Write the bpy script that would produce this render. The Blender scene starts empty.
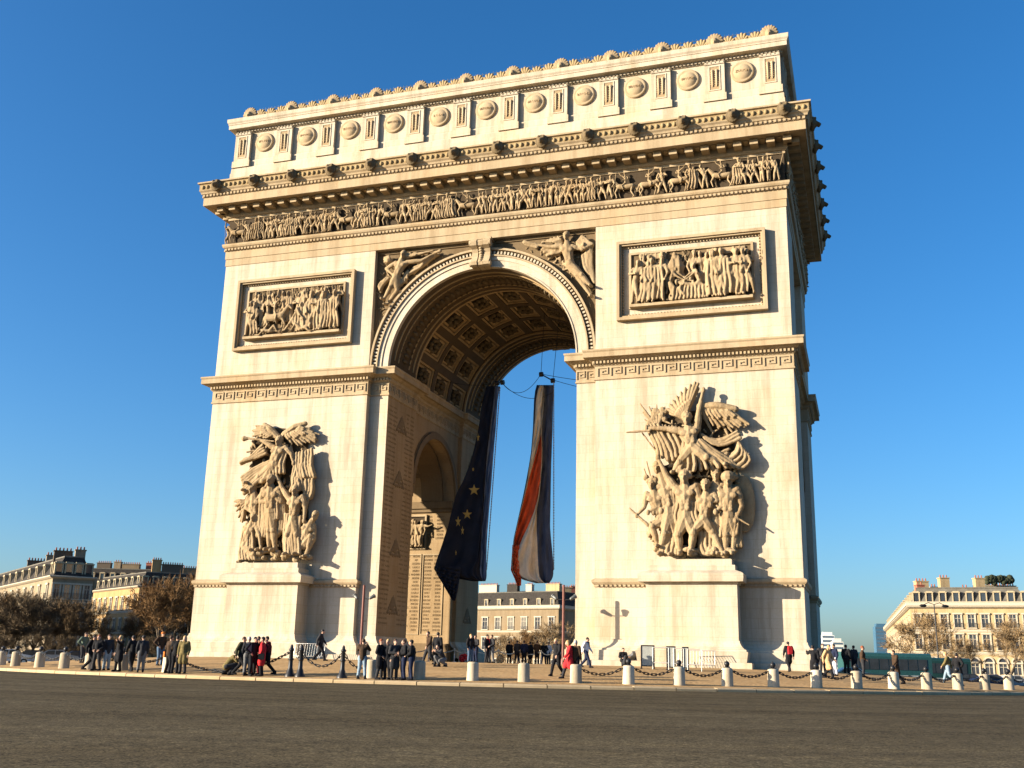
import bpy, math, random
import numpy as np
from mathutils import Vector, Matrix, Euler

# ------------------------------------------------------------------ camera, sky, sun
SC = bpy.context.scene
CAM = np.array([25.8874, -69.5684, -0.0474])
YAW, PIT, ROLL, FPX = 0.3224, 0.2593, 0.0233, 1056.46

def basis():
    f = np.array([-math.sin(YAW)*math.cos(PIT), math.cos(YAW)*math.cos(PIT), math.sin(PIT)])
    r = np.array([math.cos(YAW), math.sin(YAW), 0.0]); u = np.cross(r, f)
    c, s = math.cos(ROLL), math.sin(ROLL)
    return c*r + s*u, -s*r + c*u, f
RT, UP, FW = basis()
cd = bpy.data.cameras.new('camera'); cam = bpy.data.objects.new('camera', cd)
SC.collection.objects.link(cam); SC.camera = cam
cam.matrix_world = Matrix([[RT[0], UP[0], -FW[0], CAM[0]], [RT[1], UP[1], -FW[1], CAM[1]],
                           [RT[2], UP[2], -FW[2], CAM[2]], [0, 0, 0, 1]])
cd.sensor_width = 36.0; cd.lens = FPX/1024*36.0; cd.clip_start = 0.1; cd.clip_end = 9000

SUN = Vector((-1.56, -1.0, 0.46)).normalized()
W = bpy.data.worlds.new('World'); SC.world = W; W.use_nodes = True
wn, wl = W.node_tree.nodes, W.node_tree.links
bg = wn['Background']; sky = wn.new('ShaderNodeTexSky'); sky.sky_type = 'NISHITA'
sky.sun_disc = False; sky.sun_elevation = math.asin(SUN.z)
sky.sun_rotation = math.atan2(SUN.x, SUN.y)
sky.altitude = 100; sky.air_density = 1.0; sky.dust_density = 1.5; sky.ozone_density = 5.0
hs = wn.new('ShaderNodeHueSaturation'); hs.inputs['Saturation'].default_value = 1.16
wl.new(sky.outputs[0], hs.inputs['Color']); wl.new(hs.outputs[0], bg.inputs['Color'])
bg.inputs['Strength'].default_value = 0.082
sl = bpy.data.lights.new('sun', 'SUN'); sl.energy = 5.0; sl.angle = math.radians(0.5); sl.color = (1.0, 0.87, 0.68)
so = bpy.data.objects.new('sun', sl); SC.collection.objects.link(so)
so.rotation_euler = SUN.to_track_quat('Z', 'Y').to_euler()
so.location = (-60, -60, 80)
SC.view_settings.view_transform = 'Standard'; SC.view_settings.look = 'None'
SC.view_settings.exposure = 1.5; SC.view_settings.gamma = 1.0; SC.view_settings.use_curve_mapping = False
SC.cycles.max_bounces = 6; SC.cycles.diffuse_bounces = 1

# ------------------------------------------------------------------ measuring helpers (photograph pixel -> point on a known real plane)
def ray(u, v): return FW + RT*(u-512)/FPX + UP*(384-v)/FPX
def uny(u, v, Y):
    d = ray(u, v); return Vector(CAM + d*((Y-CAM[1])/d[1]))
def unx(u, v, X):
    d = ray(u, v); return Vector(CAM + d*((X-CAM[0])/d[0]))
def at_d(u, d):
    """ground-plan point seen at column u, d metres from the camera plane"""
    k = ray(u, 664 + (u-512)*0.02333); p = CAM + k*d; return Vector((p[0], p[1], 0))

CX, CY = 0.0, 11.05
PROF = [(0, 0), (22, 0), (25, -.05), (30, -.3), (34, -.58), (38, -.87)]
ROADP = [(0, -.3), (30, -.6), (38, -1.0), (60, -1.28), (84, -1.62), (100, -2.0), (120, -2.6), (200, -4.2), (400, -9), (900, -16), (5000, -30)]
def interp(r, T):
    return float(np.interp(r, [t[0] for t in T], [t[1] for t in T]))
RK = 38.0
def gz(x, y):
    r = math.hypot(x-CX, y-CY)
    return interp(r, PROF) if r < RK else interp(r, ROADP)

# ------------------------------------------------------------------ mesh builder
class MB:
    def __init__(s): s.v = []; s.f = []; s.m = []; s.sm = []
    def add(s, vs, fs, mi=0, smooth=False):
        b = len(s.v); s.v += [tuple(p) for p in vs]
        for f in fs: s.f.append(tuple(b+i for i in f)); s.m.append(mi); s.sm.append(smooth)
    def box(s, x0, x1, y0, y1, z0, z1, mi=0):
        if x0 > x1: x0, x1 = x1, x0
        if y0 > y1: y0, y1 = y1, y0
        s.add([(x0,y0,z0),(x1,y0,z0),(x1,y1,z0),(x0,y1,z0),(x0,y0,z1),(x1,y0,z1),(x1,y1,z1),(x0,y1,z1)],
              [(0,3,2,1),(4,5,6,7),(0,1,5,4),(1,2,6,5),(2,3,7,6),(3,0,4,7)], mi)
    def obox(s, c, ax, ay, az, mi=0):
        c, ax, ay, az = Vector(c), Vector(ax), Vector(ay), Vector(az)
        P = [c+i*ax+j*ay+k*az for k in (-1,1) for i, j in ((-1,-1),(1,-1),(1,1),(-1,1))]
        s.add(P, [(0,3,2,1),(4,5,6,7),(0,1,5,4),(1,2,6,5),(2,3,7,6),(3,0,4,7)], mi)
    def cap(s, p0, r0, p1, r1, n=8, rounds=2, mi=0):
        p0, p1 = Vector(p0), Vector(p1); d = p1-p0; L = d.length
        if L < 1e-6: d = Vector((0,0,1)); L = 1e-6
        d = d/L; a = d.orthogonal().normalized(); b = d.cross(a)
        rings = []
        for k in range(rounds+1):
            t = math.pi/2*(k/rounds) ; rings.append((p0 - d*r0*math.cos(t), r0*math.sin(t)))
        for k in range(rounds+1):
            t = math.pi/2*(k/rounds); rings.append((p1 + d*r1*math.sin(t), r1*math.cos(t)))
        vs = []; fs = []; idx = []
        for c, r in rings:
            if r < 1e-5: idx.append([len(vs)]); vs.append(c)
            else:
                idx.append(list(range(len(vs), len(vs)+n)))
                vs += [c + (a*math.cos(2*math.pi*i/n) + b*math.sin(2*math.pi*i/n))*r for i in range(n)]
        for A, B in zip(idx, idx[1:]):
            if len(A) == 1 and len(B) == 1: continue
            for i in range(n):
                j = (i+1) % n
                if len(A) == 1: fs.append((A[0], B[j], B[i]))
                elif len(B) == 1: fs.append((A[i], A[j], B[0]))
                else: fs.append((A[i], A[j], B[j], B[i]))
        s.add(vs, fs, mi, True)
    def tube(s, pts, r, n=6, mi=0):
        for a, b in zip(pts, pts[1:]): s.cyl(a, r, b, r, n, mi)
    def cyl(s, p0, r0, p1, r1, n=10, mi=0, smooth=True):
        p0, p1 = Vector(p0), Vector(p1); d = (p1-p0).normalized(); a = d.orthogonal().normalized(); b = d.cross(a)
        vs = []
        for c, r in ((p0, r0), (p1, r1)):
            vs += [c + (a*math.cos(2*math.pi*i/n) + b*math.sin(2*math.pi*i/n))*r for i in range(n)]
        s.add(vs, [(i, (i+1) % n, n+(i+1) % n, n+i) for i in range(n)], mi, smooth)
        s.add(vs, [tuple(range(n))[::-1], tuple(range(n, 2*n))], mi)
    def ell(s, c, r, rot=None, n=10, m=6, mi=0):
        c = Vector(c); vs = []; fs = []
        M = rot.to_matrix() if rot else Matrix.Identity(3)
        vs.append(c + M @ Vector((0,0,-r[2])))
        for k in range(1, m):
            t = math.pi*k/m - math.pi/2
            for i in range(n):
                p = 2*math.pi*i/n
                vs.append(c + M @ Vector((r[0]*math.cos(t)*math.cos(p), r[1]*math.cos(t)*math.sin(p), r[2]*math.sin(t))))
        vs.append(c + M @ Vector((0,0,r[2])))
        for i in range(n): fs.append((0, 1+(i+1) % n, 1+i))
        for k in range(m-2):
            for i in range(n):
                j = (i+1) % n; fs.append((1+k*n+i, 1+k*n+j, 1+(k+1)*n+j, 1+(k+1)*n+i))
        l = len(vs)-1
        for i in range(n): fs.append((1+(m-2)*n+i, 1+(m-2)*n+(i+1) % n, l))
        s.add(vs, fs, mi, True)
    def lathe(s, prof, c=(0,0,0), n=16, mi=0, smooth=True):
        c = Vector(c); vs = []; fs = []
        for r, z in prof: vs += [c + Vector((r*math.cos(2*math.pi*i/n), r*math.sin(2*math.pi*i/n), z)) for i in range(n)]
        for k in range(len(prof)-1):
            for i in range(n):
                j = (i+1) % n; fs.append((k*n+i, k*n+j, (k+1)*n+j, (k+1)*n+i))
        s.add(vs, fs, mi, smooth)
        s.add(vs[:n], [tuple(range(n))[::-1]], mi); s.add(vs[-n:], [tuple(range(n))], mi)
    def prism(s, poly, map0, map1, mi=0):
        """poly list of 2D; map0/map1 take a 2D point to 3D front and back"""
        n = len(poly); A = [map0(p) for p in poly]; B = [map1(p) for p in poly]
        s.add(A+B, [tuple(range(n)), tuple(range(2*n-1, n-1, -1))] + [(i, n+i, n+(i+1) % n, (i+1) % n) for i in range(n)], mi)
    def arcbox(s, t0, t1, y0, y1, r0, r1, cz, n=6, mi=0, cx=0.0, axis='y'):
        """piece of a barrel: angle t (0 = +x side), length along y, radii r0<r1"""
        vs = []
        for k in range(n+1):
            t = t0+(t1-t0)*k/n
            for y, r in ((y0, r0), (y1, r0), (y1, r1), (y0, r1)):
                a, z = cx+r*math.cos(t), cz+r*math.sin(t)
                vs.append((a, y, z) if axis == 'y' else (y, a, z))
        fs = [(0,1,2,3), (4*n+3, 4*n+2, 4*n+1, 4*n)]
        for k in range(n):
            for j in range(4):
                fs.append((4*k+j, 4*(k+1)+j, 4*(k+1)+(j+1) % 4, 4*k+(j+1) % 4))
        s.add(vs, fs, mi)
    def sweep(s, path, prof, closed=True, mi=0):
        """mitred moulding: path of plan points (outside on the right hand when walking), prof of (offset, z)"""
        n = len(path); P = [Vector((p[0], p[1])) for p in path]
        offs = []
        for i in range(n):
            a = P[i]-P[i-1] if (closed or i > 0) else P[1]-P[0]
            b = P[(i+1) % n]-P[i] if (closed or i < n-1) else P[-1]-P[-2]
            a.normalize(); b.normalize()
            na, nb = Vector((a.y, -a.x)), Vector((b.y, -b.x))
            offs.append((na+nb)/(1+na.dot(nb)))
        k = len(prof); vs = []
        for i in range(n):
            for o, z in prof: vs.append((P[i].x+offs[i].x*o, P[i].y+offs[i].y*o, z))
        fs = []
        for i in range(n if closed else n-1):
            j = (i+1) % n
            for q in range(k-1): fs.append((i*k+q, j*k+q, j*k+q+1, i*k+q+1))
        s.add(vs, fs, mi)
    def mesh(s, name):
        me = bpy.data.meshes.new(name); me.from_pydata(s.v, [], s.f)
        me.polygons.foreach_set('material_index', s.m); me.polygons.foreach_set('use_smooth', s.sm)
        me.update(); return me

def link(o): SC.collection.objects.link(o); return o
def obj(name, mesh, mats, parent=None, world=False):
    if isinstance(mesh, MB): mesh = mesh.mesh(name)
    o = link(bpy.data.objects.new(name, mesh))
    for m in (mats if isinstance(mats, (list, tuple)) else [mats]):
        if m is not None: mesh.materials.append(m)
    if parent:
        o.parent = parent
        if world: o.location = -ABS(parent)
    return o
def ABS(o):
    v = Vector(o.location); p = o.parent
    while p: v += Vector(p.location); p = p.parent
    return v
def tag(o, label, cat, group=None, kind=None):
    if label: o['label'] = label
    if cat: o['category'] = cat
    if group: o['group'] = group
    if kind: o['kind'] = kind
    return o
def thing(name, label, cat, loc=(0,0,0), rz=0, group=None):
    o = link(bpy.data.objects.new(name, None)); o.location = loc; o.rotation_euler = (0,0,rz); o.empty_display_size = .3
    return tag(o, label, cat, group)
def structure(o): o['kind'] = 'structure'; return o
def copy_tree(o, parent=None):
    c = o.copy(); link(c); c.parent = parent
    for ch in list(o.children): copy_tree(ch, c)
    return c
def remesh(mb, voxel, smooth=2, name='carving', rough=0):
    me = mb.mesh('tmp'); o = link(bpy.data.objects.new('tmp', me))
    m = o.modifiers.new('r', 'REMESH'); m.mode = 'VOXEL'; m.voxel_size = voxel; m.use_smooth_shade = True
    if smooth:
        m2 = o.modifiers.new('s', 'SMOOTH'); m2.iterations = smooth; m2.factor = .5
    if rough:
        for sc_, k in ((.45, 1.0), (.16, .5)):
            tx = bpy.data.textures.new('carve_noise', 'CLOUDS'); tx.noise_scale = sc_; tx.noise_depth = 2
            d_ = o.modifiers.new('d', 'DISPLACE'); d_.texture = tx; d_.strength = rough*k; d_.mid_level = .5; d_.texture_coords = 'LOCAL'
    dg = bpy.context.evaluated_depsgraph_get(); dg.update()
    r = bpy.data.meshes.new_from_object(o.evaluated_get(dg)); r.name = name
    bpy.data.objects.remove(o); bpy.data.meshes.remove(me)
    r.polygons.foreach_set('use_smooth', [True]*len(r.polygons))
    return r
def text_mesh(txt, width, height, depth=.02):
    cu = bpy.data.curves.new('t', 'FONT'); cu.body = txt; cu.size = 1; cu.extrude = .5; cu.align_x = 'CENTER'; cu.align_y = 'CENTER'; cu.resolution_u = 1
    o = link(bpy.data.objects.new('t', cu)); dg = bpy.context.evaluated_depsgraph_get(); dg.update()
    me = bpy.data.meshes.new_from_object(o.evaluated_get(dg)); bpy.data.objects.remove(o); bpy.data.curves.remove(cu)
    a = np.array([v.co[:] for v in me.vertices]); fs = [tuple(p.vertices) for p in me.polygons]; bpy.data.meshes.remove(me)
    sx = width/max(1e-6, a[:,0].max()-a[:,0].min()); sy = height/max(1e-6, a[:,1].max()-a[:,1].min()); sx = min(sx, sy*1.2)
    a[:,0] *= sx; a[:,1] *= sy; a[:,2] *= depth
    return a, fs        # x right, y up, z thickness

# ------------------------------------------------------------------ materials
def nodes(name):
    m = bpy.data.materials.new(name); m.use_nodes = True
    nt = m.node_tree; return m, nt.nodes, nt.links, nt.nodes['Principled BSDF']
def coord(n, l, scale=(1,1,1)):
    tc = n.new('ShaderNodeTexCoord'); mp = n.new('ShaderNodeMapping'); mp.inputs['Scale'].default_value = scale
    l.new(tc.outputs['Object'], mp.inputs['Vector']); return mp.outputs[0]
def noise(n, l, vec, scale, detail=4, rough=.6):
    t = n.new('ShaderNodeTexNoise'); t.inputs['Scale'].default_value = scale; t.inputs['Detail'].default_value = detail
    t.inputs['Roughness'].default_value = rough; l.new(vec, t.inputs['Vector']); return t.outputs['Fac']
def ramp(n, l, fac, stops):
    r = n.new('ShaderNodeValToRGB'); e = r.color_ramp.elements
    while len(e) > 1: e.remove(e[-1])
    e[0].position = stops[0][0]; e[0].color = (*stops[0][1], 1)
    for p, c in stops[1:]: k = e.new(p); k.color = (*c, 1)
    l.new(fac, r.inputs['Fac']); return r.outputs['Color']
def mixc(n, l, mode, fac, a, b):
    x = n.new('ShaderNodeMix'); x.data_type = 'RGBA'; x.blend_type = mode
    if isinstance(fac, (int, float)): x.inputs[0].default_value = fac
    else: l.new(fac, x.inputs[0])
    for k, q in ((6, a), (7, b)):
        if isinstance(q, tuple): x.inputs[k].default_value = (*q, 1)
        else: l.new(q, x.inputs[k])
    return x.outputs[2]
def bump(n, l, h, b, strength=.3, dist=.03):
    k = n.new('ShaderNodeBump'); k.inputs['Strength'].default_value = strength; k.inputs['Distance'].default_value = dist
    l.new(h, k.inputs['Height']); l.new(k.outputs[0], b.inputs['Normal'])
def mul(c, k): return tuple(min(1, x*k) for x in c)

def stone(name, col, blocks=True, patch=.5, warm=(1.0,.86,.66), bs=.25, fine=9, dirt=.35):
    m, n, l, b = nodes(name); v = coord(n, l)
    big = noise(n, l, v, .22, 5, .65)
    c = ramp(n, l, big, [(.30, mul(col, .90)), (.5, col), (.70, tuple(min(1, col[i]*(1-(1-warm[i])*patch)*1.02) for i in range(3)))])
    st = noise(n, l, coord(n, l, (1.1, 1.1, .10)), 1.0, 5, .7)
    c = mixc(n, l, 'MULTIPLY', dirt, c, ramp(n, l, st, [(.35, (.60,.55,.48)), (.56, (1,1,1))]))
    sp = noise(n, l, v, fine, 6, .75)
    c = mixc(n, l, 'MULTIPLY', .35, c, ramp(n, l, sp, [(.3, (.72,.68,.62)), (.6, (1,1,1))]))
    h = sp
    if blocks:
        tc = n.new('ShaderNodeTexCoord'); sx = n.new('ShaderNodeSeparateXYZ'); l.new(tc.outputs['Object'], sx.inputs[0])
        ad = n.new('ShaderNodeMath'); ad.operation = 'ADD'; l.new(sx.outputs[0], ad.inputs[0]); l.new(sx.outputs[1], ad.inputs[1])
        cb = n.new('ShaderNodeCombineXYZ'); l.new(ad.outputs[0], cb.inputs[0]); l.new(sx.outputs[2], cb.inputs[1])
        br = n.new('ShaderNodeTexBrick'); l.new(cb.outputs[0], br.inputs['Vector']); br.inputs['Scale'].default_value = 1
        br.inputs['Brick Width'].default_value = 1.55; br.inputs['Row Height'].default_value = .62; br.inputs['Mortar Size'].default_value = .012
        br.inputs['Mortar Smooth'].default_value = .3
        br.inputs['Color1'].default_value = (1,1,1,1); br.inputs['Color2'].default_value = (.93,.915,.89,1); br.inputs['Mortar'].default_value = (.74,.68,.60,1)
        c = mixc(n, l, 'MULTIPLY', .7, c, br.outputs['Color'])
    l.new(c, b.inputs['Base Color']); b.inputs['Roughness'].default_value = .9
    if 'Specular IOR Level' in b.inputs: b.inputs['Specular IOR Level'].default_value = .2
    bump(n, l, h, b, bs, .03); return m
def plain(name, col, rough=.6, metal=0., var=.15, scale=6., spec=.4):
    m, n, l, b = nodes(name); v = coord(n, l)
    c = ramp(n, l, noise(n, l, v, scale, 4), [(.3, mul(col, 1-var)), (.7, mul(col, 1+var))])
    l.new(c, b.inputs['Base Color']); b.inputs['Roughness'].default_value = rough; b.inputs['Metallic'].default_value = metal
    if 'Specular IOR Level' in b.inputs: b.inputs['Specular IOR Level'].default_value = spec
    return m

WALL = stone('wall_limestone', (.54,.468,.36), patch=.6, warm=(1.0,.86,.66), dirt=.65)
TRIM = stone('moulding_limestone', (.42,.325,.205), blocks=False, dirt=.6)
FIELD = stone('shaded_weathered_field', (.060,.043,.026), blocks=False, dirt=.5)  # dark patina plus the shade of gaps and grooves, put into the colour
PGROUND = stone('relief_ground_stone', (.17,.12,.066), blocks=False, dirt=.6)  # shade of the recess behind the reliefs is put into this colour
VAULT = stone('vault_limestone', (.11,.077,.043), blocks=False, dirt=.4)  # base colour darkened to carry the vault's shadow
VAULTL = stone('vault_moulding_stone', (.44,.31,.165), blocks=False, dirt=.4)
VAULTD = stone('shaded_coffer_stone', (.04,.028,.015), blocks=False, dirt=.4)  # recess shade of the coffers painted in as darker stone
JAMB = stone('jamb_limestone', (.37,.265,.15), dirt=.5)
GAP = stone('shaded_crust_stone', (.085,.06,.034), blocks=False, dirt=.5)  # crust tone that also holds the painted shade between the figures
LION = stone('dark_lion_stone', (.14,.105,.06), blocks=False, dirt=.5)
LICHEN = stone('lichen_stone', (.34,.25,.13), blocks=False, patch=.3, dirt=.6)
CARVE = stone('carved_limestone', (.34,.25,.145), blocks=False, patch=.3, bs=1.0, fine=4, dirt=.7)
BOLST = stone('bollard_stone', (.52,.46,.36), blocks=False, fine=10, dirt=.9)
def tint_each(m):
    nt = m.node_tree; b = nt.nodes['Principled BSDF']; src = b.inputs['Base Color'].links[0].from_socket; oi = nt.nodes.new('ShaderNodeObjectInfo')
    c = mixc(nt.nodes, nt.links, 'MULTIPLY', 1.0, src, ramp(nt.nodes, nt.links, oi.outputs['Random'], [(0, (.82,.79,.74)), (1, (1.08,1.05,1.0))])); nt.links.new(c, b.inputs['Base Color'])
tint_each(BOLST)
IRON = plain('black_iron', (.018,.018,.02), .45, .3)
RUST = plain('red_brown_paint', (.16,.055,.035), .55)
GREYM = plain('grey_metal', (.12,.125,.12), .5, .3)
ZINC = plain('galvanised_steel', (.55,.54,.50), .4, .6)
GLASS = plain('window_glass', (.03,.035,.045), .08, 0., .3, 1., .8)
# ------------------------------------------------------------------ carved figures (stone)
RND = random.Random(7)
def figure(mb, J, s, n=8, fat=1.0):
    """standing-stone figure from joints: h head, n neck, s0 s1 shoulders, e0 e1 elbows, w0 w1 hands, p pelvis, k0 k1 knees, f0 f1 feet; s = body height"""
    J = {k: Vector(v) for k, v in J.items()}
    class Fat:
        def cap(self, a, r, b, q, n=8): mb_.cap(a, r*fat, b, q*fat, n)
        def ell(self, c, r, **k): mb_.ell(c, [x*(fat*.5+.5) for x in r], **k)
    mb, mb_ = Fat(), mb
    h, nk, p = J['h'], J['n'], J['p']; up = (nk-p).normalized()
    mb.ell(h, (.044*s, .052*s, .066*s), n=n, m=6); mb.cap(h+Vector((0,-.05*s,-.005*s)), .014*s, h+Vector((0,-.066*s,-.02*s)), .01*s, 6)
    mb.ell(h+Vector((0,.012*s,.025*s)), (.05*s, .054*s, .05*s), n=n, m=6)
    for q in range(9):
        a = 2*math.pi*q/9; mb.ell(h+Vector((.042*s*math.cos(a), .016*s, .028*s+.042*s*math.sin(a))), (.018*s,.022*s,.018*s), n=5, m=4)
    mb.cap(h+Vector((-.024*s,-.046*s,.016*s)), .009*s, h+Vector((.024*s,-.046*s,.016*s)), .009*s, 5); mb.cap(h+Vector((0,-.048*s,-.038*s)), .016*s, h+Vector((0,-.044*s,-.058*s)), .014*s, 5)
    mb.cap(h-Vector((0,0,.03*s)), .030*s, nk, .036*s, n)
    sm = (J['s0']+J['s1'])/2; ch = sm.lerp(p, .30); wa = sm.lerp(p, .68)
    for k in ('s0', 's1'): mb.cap(ch, .068*s, J[k], .040*s, n)
    mb.cap(nk, .042*s, ch, .080*s, n); mb.cap(ch, .080*s, wa, .060*s, n); mb.cap(wa, .060*s, p, .072*s, n)
    for sg in (-1, 1):
        side = (J['s1']-J['s0']).normalized()*sg
        mb.ell(sm.lerp(p, .22)+side*.05*s+Vector((0,-.052*s,0)), (.043*s,.018*s,.030*s), n=8, m=5)
        for q in (.48,.60,.72): mb.ell(sm.lerp(p, q)+side*.026*s+Vector((0,-.058*s,0)), (.024*s,.010*s,.024*s), n=6, m=4)
    for i in '01':
        sh, el, wr = J['s'+i], J['e'+i], J['w'+i]
        mb.ell(sh, (.041*s,.041*s,.043*s), n=8, m=5); mb.cap(sh, .037*s, sh.lerp(el, .45), .040*s, n); mb.cap(sh.lerp(el, .45), .040*s, el, .027*s, n); mb.cap(el, .029*s, wr, .018*s, n); mb.ell(wr+(wr-el).normalized()*.03*s, (.026*s, .026*s, .034*s), n=6, m=5)
        kn, ft = J['k'+i], J['f'+i]; hip = p + (kn-p)*.12
        mb.cap(hip, .066*s, hip.lerp(kn, .4), .062*s, n); mb.cap(hip.lerp(kn, .4), .062*s, kn, .038*s, n); mb.ell(kn+Vector((0,-.02*s,0)), (.034*s,.03*s,.036*s), n=8, m=5); mb.cap(kn, .039*s, kn.lerp(ft, .35), .038*s, n); mb.cap(kn.lerp(ft, .35), .038*s, ft, .020*s, n)
        mb.cap(ft+Vector((0,.02*s,.01*s)), .028*s, ft+Vector((0,-.10*s,-.01*s)), .02*s, 6)

def folds(mb, A, B, n, r, rnd, sag=0.0, wave=.06, bow=(0,0,0)):
    """drapery: n waving fold ridges running from polyline A to polyline B"""
    def along(L, t):
        k = t*(len(L)-1); i = min(int(k), len(L)-2); return Vector(L[i]).lerp(Vector(L[i+1]), k-i)
    bow = Vector(bow); ph = rnd.uniform(0, 6)
    for i in range(n):
        t = i/(n-1); a, b = along(A, t), along(B, t); L = (b-a).length; d = (b-a).normalized() if L > 1e-6 else Vector((0,0,1)); sd = d.cross(Vector((0,1,0)))
        z = (-.75 if i % 2 else .75)*r; P = []; k = rnd.uniform(.7, 1.1)*r; am = min(wave*2.2, L*.09); q = rnd.uniform(-.5, .5)
        for j in range(6):
            s = j/5; P.append(a.lerp(b, s)+bow*math.sin(math.pi*s)+sd*am*math.sin(s*5+ph+q)*s+Vector((0, z*(.5+.5*s)-abs(rnd.gauss(0, wave*.5)), -sag*math.sin(math.pi*t))))
        for j in range(5): mb.cap(P[j], k*(.75+.07*j), P[j+1], k*(.75+.07*(j+1)), 6)

def swept_wing(mb, root, wrist, tips, r0, rnd):
    """long feathers hanging from a bent leading edge"""
    root, wrist = Vector(root), Vector(wrist); T = [Vector(t) for t in tips]; n = 4*len(T)
    mb.cap(root, r0*1.5, root.lerp(wrist, .5)+Vector((0,-.12,.12)), r0*1.4, 7); mb.cap(root.lerp(wrist, .5)+Vector((0,-.12,.12)), r0*1.4, wrist, r0*1.1, 7)
    for row, (f, dy) in enumerate(((1.0, 0.), (.50, -.17))):
        for i in range(n):
            t = i/(n-1); k = t*(len(T)-1); j = min(int(k), len(T)-2); e = T[j].lerp(T[j+1], k-j); st = root.lerp(wrist, .62*t**.8)
            e = st.lerp(e, f*rnd.uniform(.78, 1.08))+Vector((rnd.uniform(-.08,.08), dy+(-.09 if i % 2 else .06), 0)); m = st.lerp(e, .5)+Vector((rnd.uniform(-.06,.06),-.08,.06))
            mb.cap(st, r0*.5, m, r0*.66, 6); mb.cap(m, r0*.66, e, r0*.42, 6)

def wing(mb, root, tips, r0):
    root = Vector(root); T = [Vector(t) for t in tips]
    def along(t):
        k = t*(len(T)-1); i = min(int(k), len(T)-2); return T[i].lerp(T[i+1], k-i)
    n = 3*len(T)+1
    for i in range(n):
        t = i/(n-1); zz = Vector((0, (-.10 if i % 2 else .06), 0)); e = root.lerp(along(t), 1.0 if i % 2 else .9)+zz; st = root.lerp(e, .12); r = r0*.72
        mb.cap(st, r*1.1, root.lerp(e, .6)+Vector((0,-.12,0)), r*.8, 6); mb.cap(root.lerp(e, .6)+Vector((0,-.10,0)), r*.95, e, r*.8, 6)
    for i in range(n//2):
        e = along(i/(n/2-1)); mb.cap(root, r*1.5, root.lerp(e, .45)+Vector((0,-.24,0)), r*.9, 6)

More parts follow.
